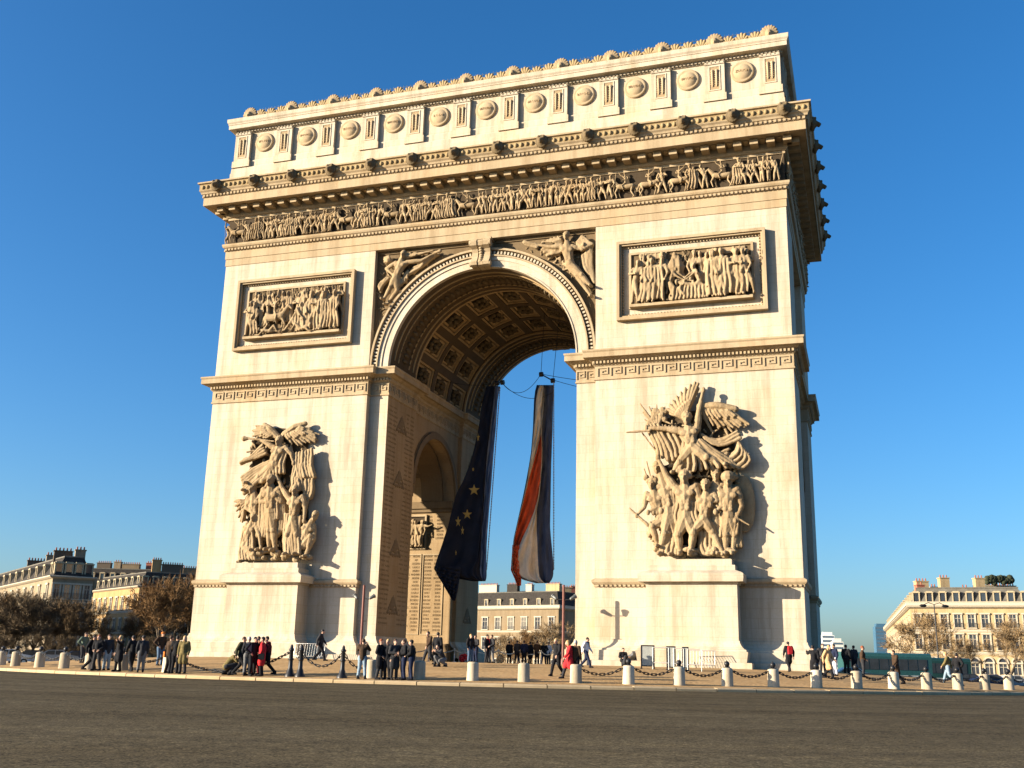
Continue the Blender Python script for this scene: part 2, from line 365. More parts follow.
def right_group():
    S = lambda X, Y, d: uny(620+X/4.04, 375+Y/4.04, -d*.60)
    mb = MB(); rnd = random.Random(3); mb.slab = MB()
    # rough stone behind the figures
    sil = [(150,725),(150,600),(110,560),(120,430),(150,370),(190,360),(130,250),(110,190),(190,160),(230,140),(330,130),(420,150),(480,210),(490,370),(520,470),(500,600),(460,725)]
    cxy = (sum(a for a, b in sil)/len(sil), sum(b for a, b in sil)/len(sil)); sil = [(cxy[0]+(a-cxy[0])*.9, cxy[1]+(b-cxy[1])*.95) for a, b in sil]
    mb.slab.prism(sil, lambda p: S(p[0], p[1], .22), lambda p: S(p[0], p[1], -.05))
    for k in range(150):                       # tumbled drapery and rock behind the figures
        X, Y = rnd.uniform(min(a for a, b in sil)+25, max(a for a, b in sil)-25), rnd.uniform(min(b for a, b in sil)+40, max(b for a, b in sil)-10)
        a = rnd.uniform(-.6,.6)+(math.pi/2 if rnd.random() < .7 else 0); L = rnd.uniform(12,38)
        inside = False
        for (x1,y1),(x2,y2) in zip(sil, sil[1:]+sil[:1]):
            if (y1 > Y) != (y2 > Y) and X < (x2-x1)*(Y-y1)/(y2-y1)+x1: inside = not inside
        if inside: mb.cap(S(X-L*math.cos(a)*.5, Y-L*math.sin(a)*.5, rnd.uniform(.3,.9)), rnd.uniform(.06,.13), S(X+L*math.cos(a)*.5, Y+L*math.sin(a)*.5, rnd.uniform(.3,1.0)), rnd.uniform(.05,.12), 6)
    # winged genius
    figure(mb, dict(h=S(270,178,1.6), n=S(276,205,1.5), s0=S(243,226,1.45), s1=S(312,214,1.45), e0=S(188,218,1.5), w0=S(118,214,1.6), e1=S(318,150,1.5), w1=S(334,72,1.35),
                    p=S(292,292,1.35), k0=S(240,352,1.5), f0=S(215,395,1.1), k1=S(352,332,1.7), f1=S(428,362,1.2)), 6.6)
    mb.cap(S(28,232,1.7), .07, S(120,224,1.65), .1, 6)                    # sword
    wing(mb, S(262,175,.9), [S(190,150,.6), S(205,118,.7), S(232,88,.8), S(262,58,.85), S(300,32,.85), S(322,40,.8)], .2)
    swept_wing(mb, S(325,128,.9), S(468,138,1.0), [S(372,222,.8), S(440,224,.7), S(500,218,.7), S(525,203,.8)], .2, rnd)
    folds(mb, [S(275,270,1.5), S(330,262,1.6)], [S(225,378,1.3), S(300,385,1.7), S(420,372,1.4), S(480,378,1.0)], 16, .15, rnd)
    folds(mb, [S(330,238,1.3), S(345,262,1.3)], [S(470,232,1.0), S(488,258,1.0)], 6, .13, rnd, bow=(0,0,-.45)); folds(mb, [S(300,262,1.4), S(315,285,1.4)], [S(440,300,1.0), S(430,330,1.0)], 6, .13, rnd, bow=(0,0,-.4))
    folds(mb, [S(470,250,1.0), S(495,300,.9)], [S(415,345,1.1), S(495,378,.9)], 8, .14, rnd, bow=(.45,0,0))
    folds(mb, [S(108,205,1.0), S(150,200,1.0), S(240,215,1.0)], [S(150,320,.9), S(215,345,1.0), S(262,300,1.1)], 14, .16, rnd)
    # bundle of banners and spears, left
    for a in ((82,118),(92,150),(118,128),(148,120),(165,140),(182,128),(100,180)): mb.cap(S(150,215,.8), .17, S(*a, .8), .05, 6)
    for k in range(16): c = S(rnd.uniform(95,185), rnd.uniform(140,200), .7); mb.ell(c, [rnd.uniform(.12,.28)]*3, n=6, m=4)
    mb.cap(S(88,232,1.1), .06, S(165,335,1.0), .06, 6); mb.cap(S(108,350,.9), .05, S(125,420,.9), .06, 6); mb.cap(S(98,380,.9), .05, S(118,440,.9), .06, 6)
    # bearded leader
    figure(mb, dict(h=S(259,412,1.9), n=S(262,440,1.75), s0=S(222,452,1.65), s1=S(306,452,1.65), e0=S(188,408,1.7), w0=S(158,345,1.6), e1=S(322,510,1.8), w1=S(352,520,2.0),
                    p=S(266,575,1.5), k0=S(236,645,1.8), f0=S(244,722,1.6), k1=S(296,640,1.75), f1=S(286,722,1.3)), 7.0)
    for k in range(9): mb.cap(S(250+k*2.4,424,2.05), .09, S(243+k*4,448+rnd.uniform(0,10),2.0), .06, 5)
    for k in range(12): mb.ell(S(259+rnd.uniform(-24,24), 396+rnd.uniform(-12,14), 1.75), [.2]*3, n=6, m=4)
    folds(mb, [S(228,520,1.75), S(306,515,1.75)], [S(215,598,1.6), S(315,590,1.7)], 12, .13, rnd)
    folds(mb, [S(300,450,1.6), S(318,470,1.4)], [S(250,590,1.3), S(310,640,1.1)], 8, .14, rnd)
    # naked youth
    figure(mb, dict(h=S(345,447,1.9), n=S(350,472,1.75), s0=S(322,492,1.7), s1=S(378,482,1.65), e0=S(318,540,1.7), w0=S(340,560,1.9), e1=S(392,508,1.8), w1=S(362,512,2.0),
                    p=S(338,585,1.55), k0=S(298,628,1.8), f0=S(284,716,1.75), k1=S(374,634,1.6), f1=S(418,724,1.6)), 6.0)
    # crouching archer and stooping man
    figure(mb, dict(h=S(128,442,1.4), n=S(136,462,1.35), s0=S(108,482,1.35), s1=S(162,474,1.3), e0=S(98,535,1.45), w0=S(74,560,1.6), e1=S(150,535,1.6), w1=S(122,550,1.8),
                    p=S(172,590,1.1), k0=S(132,612,1.6), f0=S(152,690,1.4), k1=S(195,640,1.5), f1=S(164,720,1.5)), 5.6)
    for k in range(10): mb.ell(S(120+rnd.uniform(-22,24), 425+rnd.uniform(-14,14), 1.4), [.19]*3, n=6, m=4)
    mb.cap(S(38,538,1.7), .06, S(112,606,1.6), .13, 6)
    figure(mb, dict(h=S(150,375,1.0), n=S(160,398,1.0), s0=S(150,425,1.0), s1=S(205,432,1.2), e0=S(165,480,1.3), w0=S(140,545,1.6), e1=S(210,510,1.5), w1=S(175,540,1.7),
                    p=S(198,560,1.3), k0=S(180,640,1.7), f0=S(160,722,1.5), k1=S(222,650,1.3), f1=S(205,725,1.2)), 6.2)
    folds(mb, [S(165,450,1.35), S(225,455,1.35)], [S(150,600,1.3), S(235,570,1.4)], 12, .14, rnd)
    folds(mb, [S(120,600,1.4), S(140,590,1.4)], [S(115,640,1.2), S(150,690,1.2)], 6, .13, rnd)
    # armoured soldier with shield, right
    figure(mb, dict(h=S(437,426,1.5), n=S(437,450,1.4), s0=S(402,466,1.4), s1=S(472,464,1.35), e0=S(412,530,1.7), w0=S(395,545,1.9), e1=S(492,530,1.3), w1=S(470,578,1.6),
                    p=S(440,575,1.3), k0=S(428,645,1.5), f0=S(428,720,1.4), k1=S(462,645,1.3), f1=S(455,720,1.2)), 6.6)
    mb.ell(S(437,412,1.45), (.5,.5,.42)); mb.cap(S(415,402,1.4), .12, S(468,412,1.3), .2, 6)
    mb.cap(S(390,528,1.95), .06, S(522,606,1.5), .06, 6)
    mb.ell(S(500,520,.55), (.75,.2,1.9), n=16, m=8)
    folds(mb, [S(408,560,1.6), S(470,560,1.5)], [S(408,650,1.5), S(480,640,1.4)], 12, .12, rnd)
    folds(mb, [S(460,450,1.0), S(480,470,.9)], [S(470,690,.9), S(495,690,.8)], 6, .16, rnd)
    figure(mb, dict(h=S(388,404,1.2), n=S(388,430,1.1), s0=S(362,446,1.0), s1=S(412,446,1.0), e0=S(355,500,1.1), w0=S(365,540,1.2), e1=S(415,500,1.1), w1=S(408,540,1.2),
                    p=S(388,570,.9), k0=S(385,640,1.0), f0=S(380,720,.9), k1=S(400,640,1.0), f1=S(398,720,.9)), 6.4)
    # drapery and rocks at the feet
    folds(mb, [S(318,620,1.2), S(400,620,1.2)], [S(330,725,1.2), S(410,725,1.2)], 10, .17, rnd)
    folds(mb, [S(185,620,1.2), S(225,630,1.2)], [S(170,725,1.4), S(235,725,1.4)], 8, .15, rnd)
    for k in range(26): mb.ell(S(rnd.uniform(145,460), rnd.uniform(700,728), rnd.uniform(.8,1.6)), [rnd.uniform(.15,.4), rnd.uniform(.15,.4), rnd.uniform(.1,.25)], n=7, m=5)
    return mb

def left_group():
    S = lambda X, Y, d: uny(225+X/4.8, 410+Y/4.8, -d*.54)
    mb = MB(); rnd = random.Random(5); mb.slab = MB()
    sil = [(80,720),(70,600),(100,540),(70,450),(110,380),(85,320),(120,250),(110,170),(160,100),(250,70),(380,80),(420,150),(420,300),(420,480),(420,600),(390,700)]
    cxy = (sum(a for a, b in sil)/len(sil), sum(b for a, b in sil)/len(sil)); sil = [(cxy[0]+(a-cxy[0])*.9, cxy[1]+(b-cxy[1])*.95) for a, b in sil]
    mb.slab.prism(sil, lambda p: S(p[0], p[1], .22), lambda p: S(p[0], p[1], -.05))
    for k in range(150):                       # tumbled drapery and rock behind the figures
        X, Y = rnd.uniform(min(a for a, b in sil)+25, max(a for a, b in sil)-25), rnd.uniform(min(b for a, b in sil)+40, max(b for a, b in sil)-10)
        a = rnd.uniform(-.6,.6)+(math.pi/2 if rnd.random() < .7 else 0); L = rnd.uniform(12,38)
        inside = False
        for (x1,y1),(x2,y2) in zip(sil, sil[1:]+sil[:1]):
            if (y1 > Y) != (y2 > Y) and X < (x2-x1)*(Y-y1)/(y2-y1)+x1: inside = not inside
        if inside: mb.cap(S(X-L*math.cos(a)*.5, Y-L*math.sin(a)*.5, rnd.uniform(.3,.9)), rnd.uniform(.06,.13), S(X+L*math.cos(a)*.5, Y+L*math.sin(a)*.5, rnd.uniform(.3,1.0)), rnd.uniform(.05,.12), 6)
    # flying fame with trumpet
    figure(mb, dict(h=S(258,150,1.5), n=S(262,170,1.4), s0=S(236,182,1.4), s1=S(290,182,1.35), e0=S(200,160,1.5), w0=S(165,140,1.6), e1=S(318,210,1.4), w1=S(326,245,1.4),
                    p=S(240,262,1.4), k0=S(165,320,1.3), f0=S(100,385,1.0), k1=S(185,340,1.3), f1=S(112,350,1.0)), 5.8)
    mb.cap(S(235,150,1.7), .06, S(110,136,1.7), .1, 6); mb.cap(S(112,137,1.7), .1, S(92,138,1.7), .22, 8)
    swept_wing(mb, S(252,128,.9), S(190,72,.9), [S(205,140,.8), S(150,135,.8), S(128,112,.8), S(150,76,.8)], .18, rnd)
    swept_wing(mb, S(285,118,.9), S(385,66,.9), [S(318,165,.8), S(372,168,.7), S(436,158,.7), S(450,128,.7), S(425,92,.7)], .18, rnd)
    folds(mb, [S(225,240,1.5), S(260,270,1.5)], [S(85,310,1.0), S(95,395,1.0)], 14, .16, rnd)
    folds(mb, [S(180,165,1.2), S(200,210,1.2)], [S(80,262,1.0), S(110,245,1.0)], 8, .17, rnd)
    folds(mb, [S(230,200,1.4), S(300,200,1.4)], [S(210,300,1.5), S(280,300,1.5)], 10, .14, rnd)
    # banners at right: pole and hanging standard
    mb.cap(S(312,180,1.2), .06, S(385,300,1.2), .07, 6)
    folds(mb, [S(340,210,1.0), S(420,190,.9)], [S(345,320,1.0), S(425,320,.9)], 12, .17, rnd)
    folds(mb, [S(330,270,1.2), S(380,260,1.1)], [S(318,370,1.1), S(372,385,1.0)], 10, .15, rnd)
    folds(mb, [S(385,330,.9), S(425,330,.8)], [S(385,420,.9), S(420,420,.8)], 6, .18, rnd)
    # emperor in a long cloak
    figure(mb, dict(h=S(218,338,1.8), n=S(221,362,1.65), s0=S(188,386,1.55), s1=S(256,384,1.55), e0=S(172,440,1.6), w0=S(205,440,1.95), e1=S(270,440,1.6), w1=S(240,420,1.95),
                    p=S(226,495,1.4), k0=S(215,580,1.55), f0=S(212,668,1.4), k1=S(235,580,1.6), f1=S(240,672,1.6)), 6.9)
    folds(mb, [S(178,390,1.5), S(205,385,1.6)], [S(155,605,1.3), S(205,605,1.4)], 11, .15, rnd)
    folds(mb, [S(258,390,1.5), S(285,400,1.2)], [S(262,600,1.3), S(300,560,1.0)], 9, .14, rnd)
    folds(mb, [S(190,410,1.75), S(262,400,1.75)], [S(208,545,1.6), S(250,520,1.6)], 10, .12, rnd)
    # victory crowning him, left, and her kneeling companion
    figure(mb, dict(h=S(132,378,1.2), n=S(140,400,1.2), s0=S(115,425,1.2), s1=S(165,425,1.2), e0=S(105,470,1.4), w0=S(130,490,1.6), e1=S(185,400,1.4), w1=S(225,310,1.5),
                    p=S(150,520,1.1), k0=S(140,590,1.2), f0=S(140,670,1.1), k1=S(170,590,1.2), f1=S(170,670,1.1)), 6.2)
    wing(mb, S(112,440,.9), [S(48,430,.8), S(55,470,.8), S(75,530,.8), S(90,540,.8)], .16)
    figure(mb, dict(h=S(138,515,1.6), n=S(132,535,1.5), s0=S(105,552,1.5), s1=S(150,555,1.5), e0=S(95,610,1.6), w0=S(130,655,1.8), e1=S(165,600,1.8), w1=S(170,650,1.9),
                    p=S(95,655,1.4), k0=S(140,690,1.8), f0=S(85,725,1.5), k1=S(110,680,1.6), f1=S(75,728,1.4)), 5.0)
    folds(mb, [S(90,560,1.5), S(130,560,1.6)], [S(70,715,1.4), S(150,715,1.6)], 12, .15, rnd)
    # victory at right with raised arm, seen from behind
    figure(mb, dict(h=S(338,385,1.7), n=S(338,408,1.6), s0=S(308,425,1.6), s1=S(372,420,1.55), e0=S(275,375,1.6), w0=S(243,305,1.5), e1=S(385,470,1.6), w1=S(380,520,1.8),
                    p=S(332,530,1.5), k0=S(300,600,1.8), f0=S(300,690,1.6), k1=S(345,600,1.8), f1=S(345,690,1.6)), 6.2)
    folds(mb, [S(290,500,1.7), S(365,510,1.6)], [S(282,690,1.7), S(355,690,1.7)], 16, .15, rnd)
    folds(mb, [S(325,320,1.3), S(360,335,1.2)], [S(318,390,1.4), S(372,380,1.3)], 7, .16, rnd)
    # captive, sitting low at right
    figure(mb, dict(h=S(432,508,1.5), n=S(418,530,1.45), s0=S(388,545,1.45), s1=S(425,555,1.3), e0=S(370,610,1.6), w0=S(395,640,1.8), e1=S(430,610,1.3), w1=S(408,640,1.6),
                    p=S(380,650,1.3), k0=S(412,605,1.7), f0=S(392,700,1.6), k1=S(425,620,1.4), f1=S(380,705,1.7)), 5.2)
    mb.cap(S(405,400,1.1), .1, S(375,540,1.3), .12, 6)
    for k in range(30): mb.ell(S(rnd.uniform(80,410), rnd.uniform(680,722), rnd.uniform(.8,1.6)), [rnd.uniform(.15,.45), rnd.uniform(.15,.4), rnd.uniform(.1,.3)], n=7, m=5)
    return mb

def relief_man(mb, x, z, s, rnd, y=0., n=6, pose=None):
    """one figure of a relief, feet at (x, z), facing out of the wall (towards -y)"""
    pose = pose or rnd.choice('aabbcccedde'); f = rnd.choice((-1, 1))
    def q(dx, dz, dy): return (x+f*dx*s, y-dy*s, z+dz*s)
    lean = rnd.uniform(-.10, .16); st = rnd.choice((rnd.uniform(.03,.10), rnd.uniform(.1,.24)))
    J = dict(h=q(lean*1.3,.93,.17), n=q(lean*1.1,.84,.15), s0=q(lean-.10,.80,.14), s1=q(lean+.11,.80,.16), p=q(0,.50,.13),
             k0=q(-st*.6,.27,.15), f0=q(-st,.02,.11), k1=q(st*.75,.28,.19), f1=q(st,.02,.14))
    J['e0'] = q(lean-.16,.62,.16); J['w0'] = q(lean-.12,.48,.2); J['e1'] = q(lean+.18,.63,.2); J['w1'] = q(lean+.12,.5,.25)
    if pose == 'a': J['e1'] = q(lean+.2,.88,.2); J['w1'] = q(lean+.18,1.04,.2)
    if pose == 'b': J['e1'] = q(lean+.26,.75,.2); J['w1'] = q(lean+.4,.8,.2)
    if pose == 'c': J['e0'] = q(lean-.2,.68,.2); J['w0'] = q(lean-.05,.66,.28)
    figure(mb, J, s, n, 1.22)
    if pose in 'ac' and rnd.random() < .5: mb.cap(q(.15,.1,.18), .012*s, q(.28,1.08,.18), .012*s, 5)
    if pose == 'd': folds(mb, [q(-.1,.75,.2), q(.1,.75,.2)], [q(-.16,.08,.16), q(.16,.06,.18)], 6, .035*s, rnd, wave=.02*s)
    if rnd.random() < .4: mb.ell(q(lean*1.3,1.0,.17), (.08*s,.08*s,.05*s), n=6, m=4)

def relief_horse(mb, x, z, s, rnd, f=1, rider=True):
    q = lambda dx, dz, dy: (x+f*dx*s, -dy*s, z+dz*s)
    mb.cap(q(-.36,.6,.14), .145*s, q(0,.58,.16), .135*s, 9); mb.cap(q(0,.58,.16), .135*s, q(.34,.63,.16), .15*s, 9)
    mb.cap(q(.38,.68,.17), .11*s, q(.6,.95,.2), .07*s, 8); mb.cap(q(.6,.98,.2), .065*s, q(.78,.84,.22), .035*s, 8)
    for hx, kx, fx, dy in ((-.4,-.5,-.38,.1), (-.36,-.3,-.46,.2), (.36,.5,.42,.2), (.32,.34,.26,.1)):
        mb.cap(q(hx,.55,dy), .07*s, q(kx,.32,dy), .04*s, 7); mb.cap(q(kx,.32,dy), .04*s, q(fx,.04,dy), .028*s, 7)
    mb.cap(q(-.5,.64,.12), .05*s, q(-.62,.3,.12), .03*s, 6)
    for k in range(5): mb.cap(q(.4+.05*k,.78+.05*k,.2), .03*s, q(.3+.05*k,.72+.05*k,.24), .02*s, 5)
    if rider:
        J = dict(h=q(.02,1.3,.2), n=q(0,1.2,.19), s0=q(-.1,1.15,.16), s1=q(.1,1.15,.22), p=q(-.02,.8,.18), k0=q(.14,.62,.3), f0=q(.08,.38,.32), k1=q(.14,.62,.1), f1=q(.08,.38,.1),
                 e0=q(-.16,1.0,.2), w0=q(.05,.95,.26), e1=q(.2,1.2,.24), w1=q(.3,1.35,.24)); figure(mb, J, .85*s, 6)

def frieze_mesh(L, seed):
    mb = MB(); rnd = random.Random(seed); x = -L/2+.28
    while x < L/2-.25:
        if rnd.random() < .09 and x < L/2-2.4:
            relief_horse(mb, x+.75, 0, 1.45, rnd, rnd.choice((-1,1)), True); x += 1.75
        else:
            relief_man(mb, x, 0, rnd.uniform(1.72, 1.95), rnd, n=6); x += rnd.uniform(.26, .58)
            if rnd.random() < .35: mb.cap((x-.1, -.18, .9), .03, (x+rnd.uniform(-.3,.3), -.2, 2.0), .03, 5)
    return mb

def panel_battle():
    mb = MB(); rnd = random.Random(11); H = 3.2
    relief_horse(mb, -1.6, .1, 2.0, rnd, 1, True)
    for x, s in ((-3.9,2.5),(-3.45,2.3),(.75,2.3),(2.0,2.7),(2.5,2.6),(3.1,2.5),(3.75,2.7),(1.45,2.5)): relief_man(mb, x, .1, s, rnd, n=7, pose=rnd.choice('dcd'))
    for x in (-3.7,-3, -2.4,-1.0, -.4, .3, 1.0, 1.7, 2.3, 2.9, 3.4, 3.9): relief_man(mb, x, .8+rnd.uniform(-.1,.2), 2.2, rnd, y=.2, n=6)
    for k in range(16): x = rnd.uniform(-3.8,3.8); mb.cap((x,-.1,2.3), .05, (x+rnd.uniform(-.7,.7),-.12,3.3), .04, 5)
    for k in range(8): x = -3.6+k*1.0; folds(mb, [(x,-.08,3.3),(x+.5,-.08,3.3)], [(x+.1,-.1,2.5),(x+.7,-.1,2.6)], 4, .06, rnd)
    def lying(x0, z0, f, s):
        q = lambda a, b, c: (x0+f*a*s, -c*s, z0+b*s)
        figure(mb, dict(h=q(-.45,.2,.3), n=q(-.36,.18,.28), s0=q(-.3,.1,.32), s1=q(-.3,.22,.2), p=q(0,.12,.25), k0=q(.22,.3,.3), f0=q(.4,.05,.3), k1=q(.25,.14,.2), f1=q(.5,.05,.2), e0=q(-.42,0,.32), w0=q(-.6,.02,.3), e1=q(-.15,.32,.25), w1=q(-.05,.4,.3)), s, 7)
    lying(-1.9, .05, 1, 2.0); lying(.9, .05, -1, 2.0)
    q = lambda a, b, c: (.2+a, -c, .1+b)
    figure(mb, dict(h=q(.6,1.9,.5), n=q(.45,1.7,.5), s0=q(.3,1.6,.6), s1=q(.55,1.5,.35), p=q(-.1,.9,.4), k0=q(-.4,.5,.5), f0=q(-.9,.1,.4), k1=q(.2,.4,.45), f1=q(-.1,.05,.4), e0=q(.6,1.2,.7), w0=q(.9,.9,.7), e1=q(.9,1.7,.4), w1=q(1.2,2.1,.4)), 2.5, 7)
    return mb
def panel_funeral():
    mb = MB(); rnd = random.Random(12)
    for x, s in ((-3.95,2.75),(-3.2,2.7),(-2.85,2.8),(-2.25,2.8),(1.55,2.9),(1.9,2.9),(2.55,3.0),(3.1,2.9),(3.55,2.9),(3.95,2.9)): relief_man(mb, x, .1, s, rnd, n=7, pose=rnd.choice('dcd'))
    for x in (-3.6,-2.5,-1.8,-1.3,-.6,.1,.8,1.2,1.75,2.2,2.9,3.4,3.8): relief_man(mb, x, .6+rnd.uniform(-.1,.15), 2.5, rnd, y=.2, n=6)
    for k in range(14): x = rnd.uniform(-3.8,3.8); mb.cap((x,-.1,2.5), .05, (x+rnd.uniform(-.4,.4),-.12,3.35), .04, 5)
    q = lambda a, b, c: (a, -c, .1+b)
    figure(mb, dict(h=q(-.95,1.15,.4), n=q(-.75,1.1,.4), s0=q(-.6,.95,.5), s1=q(-.6,1.15,.3), p=q(.1,.85,.4), k0=q(.65,1.0,.45), f0=q(1.2,.65,.45), k1=q(.7,.85,.3), f1=q(1.25,.6,.3), e0=q(-.7,.65,.6), w0=q(-.5,.4,.6), e1=q(-.2,1.2,.5), w1=q(.2,1.1,.55)), 2.4, 7)
    folds(mb, [q(-1.2,.8,.45), q(1.2,.7,.45)], [q(-1.4,.05,.45), q(1.2,.05,.45)], 20, .1, rnd)
    for x, f in ((-1.3,1),(.6,-1)):
        w = lambda a, b, c: (x+f*a, -c, .1+b)
        figure(mb, dict(h=w(.35,2.0,.5), n=w(.22,1.85,.45), s0=w(.1,1.7,.55), s1=w(.3,1.7,.35), p=w(-.1,1.1,.4), k0=w(.2,.8,.5), f0=w(-.1,.3,.4), k1=w(0,.5,.4), f1=w(-.3,.05,.4), e0=w(.5,1.4,.6), w0=w(.9,1.2,.6), e1=w(.6,1.6,.4), w1=w(.95,1.4,.4)), 2.4, 7)
    for s in (-1, 1): mb.cap((s*.2-1.0,-.2,2.2), .5, (s*.2-1.0,-.25,2.9), .1, 6)
    mb.box(1.2, 3.9, -.12, 0, 2.85, 3.25); mb.box(-3.3, -1.9, -.12, 0, 2.95, 3.3)
    return mb

def victory(side):
    mb = MB(); rnd = random.Random(21)
    for k in range(260):
        x = side*rnd.uniform(2.2, 8.5); z = rnd.uniform(23.5, 30.5)
        if math.hypot(x, z-21.36) < 8.98 or (abs(x) < 4.5 and z > 30.2): continue
        a = rnd.uniform(0, math.pi); L = rnd.uniform(.18, .5); mb.cap((x, .47, z), rnd.uniform(.05,.09), (x+L*math.cos(a), .43-rnd.uniform(0,.1), z+L*math.sin(a)*.8), .04, 5, )
    if side < 0:
        S = lambda X, Y, d: uny(370+X/10.97, 240+Y/10.97, .5-d)
        figure(mb, dict(h=S(365,160,.55), n=S(350,200,.5), s0=S(285,255,.5), s1=S(415,245,.5), e0=S(180,315,.45), w0=S(245,375,.6), e1=S(570,225,.5), w1=S(700,150,.45),
                        p=S(285,420,.5), k0=S(225,520,.6), f0=S(150,655,.45), k1=S(300,560,.45), f1=S(180,715,.4)), 5.0)
        wing(mb, S(370,220,.25), [S(420,140,.3), S(560,145,.3), S(700,120,.3)], .14)
        wing(mb, S(240,240,.25), [S(165,260,.3), S(160,200,.3), S(210,180,.3)], .16)
        mb.cap(S(690,150,.5), .06, S(770,120,.5), .16, 6)
        folds(mb, [S(380,380,.3), S(420,330,.3)], [S(290,560,.3), S(420,420,.3)], 10, .1, rnd); folds(mb, [S(430,380,.25), S(480,300,.25)], [S(600,270,.2), S(760,170,.2)], 7, .12, rnd)
        folds(mb, [S(215,420,.3), S(180,410,.3)], [S(110,560,.25), S(95,500,.25)], 7, .11, rnd)
    else:
        S = lambda X, Y, d: uny(510+X/9.6, 225+Y/9.6, .5-d)
        figure(mb, dict(h=S(540,105,.55), n=S(548,160,.5), s0=S(490,205,.5), s1=S(600,210,.5), e0=S(390,210,.5), w0=S(260,190,.45), e1=S(660,230,.45), w1=S(690,200,.6),
                        p=S(580,385,.5), k0=S(690,480,.6), f0=S(780,590,.45), k1=S(640,480,.45), f1=S(785,690,.4)), 5.2)
        wing(mb, S(510,180,.25), [S(480,110,.3), S(400,130,.3), S(330,165,.3)], .13)
        folds(mb, [S(640,180,.35), S(690,110,.35)], [S(690,240,.4), S(800,190,.35)], 10, .16, rnd); folds(mb, [S(690,300,.3), S(790,220,.3)], [S(740,470,.25), S(800,560,.25)], 12, .13, rnd)
        mb.cap(S(270,190,.5), .06, S(140,165,.5), .18, 6); mb.cap(S(150,190,.45), .08, S(260,215,.45), .14, 6)
        folds(mb, [S(500,260,.25), S(480,240,.25)], [S(380,320,.2), S(300,230,.2)], 7, .13, rnd); folds(mb, [S(540,400,.35), S(560,420,.35)], [S(500,350,.3), S(640,470,.3)], 6, .1, rnd)
    return mb

def lion_mesh():
    mb = MB(); rnd = random.Random(4)
    mb.ell((0,-.12,0), (.36,.3,.4)); mb.cap((0,-.35,-.02), .2, (0,-.55,-.1), .14, 8); mb.ell((0,-.5,-.24), (.12,.1,.08), n=8)
    for s in (-1,1): mb.ell((s*.2,-.3,.3), (.1,.1,.12), n=6); mb.ell((s*.12,-.42,.08), (.05,.05,.05), n=6)
    for k in range(16):
        a = 2*math.pi*k/16; mb.ell((.38*math.cos(a),-.08,.42*math.sin(a)), (.13,.16,.13), n=6, m=5)
    return mb
def mask_mesh():
    mb = MB()
    mb.ell((0,0,.62), (.5,.22,.55)); mb.ell((0,-.24,.55), (.24,.16,.32)); mb.cap((0,-.38,.55), .05, (0,-.42,.47), .06, 6)
    for k in range(9):
        a = math.pi*(k+.5)/9; mb.cap((.3*math.cos(a),-.05,.6+.3*math.sin(a)), .14, (.62*math.cos(a),-.02,.6+.66*math.sin(a)), .1, 6)
    for s in (-1,1): mb.cap((s*.5,0,.1), .16, (s*.62,0,.45), .12, 6)
    mb.box(-.72,.72,-.2,.3,0,.12); return mb
def palmette_mesh():
    mb = MB()
    for k in range(5):
        a = math.pi*(.18+.64*k/4); mb.cap((0,0,.1), .1, (.36*math.cos(a),-.03,.16+.5*math.sin(a)), .1, 6)
    for s in (-1,1): mb.ell((s*.32,0,.12), (.16,.12,.13), n=8, m=5)
    return mb
def ornament_mesh():
    """pair of palm branches hanging in a sunk panel"""
    mb = MB()
    for s in (-1,1):
        mb.cap((s*.15,-.05,-.65), .05, (s*.16,-.07,.5), .1, 6); mb.ell((s*.16,-.08,.56), (.13,.1,.13), n=8, m=5)
        for k in range(7): mb.cap((s*.15,-.06,-.55+.15*k), .03, (s*.29,-.05,-.48+.15*k), .03, 5); mb.cap((s*.15,-.06,-.55+.15*k), .03, (s*.03,-.05,-.48+.15*k), .03, 5)
    return mb
def trophy_mesh():
    """hanging trophy of shields and leaves carved on the jamb, broad at its foot"""
    mb = MB(); rnd = random.Random(6)
    for z, w, n in ((-.1,.62,6),(.18,.48,5),(.45,.33,4),(.7,.2,3),(.95,.1,2)):
        for k in range(n): x = -w+2*w*k/max(1,n-1); mb.ell((x, -.03, z+rnd.uniform(-.05,.05)), (rnd.uniform(.09,.15), .09, rnd.uniform(.1,.18)), n=7, m=5)
    for s in (-1,1): mb.cap((s*.7,-.02,-.1), .06, (s*.12,-.04,1.0), .04, 5)
    mb.cap((0,-.03,.95), .05, (0,-.03,1.2), .03, 5); return mb
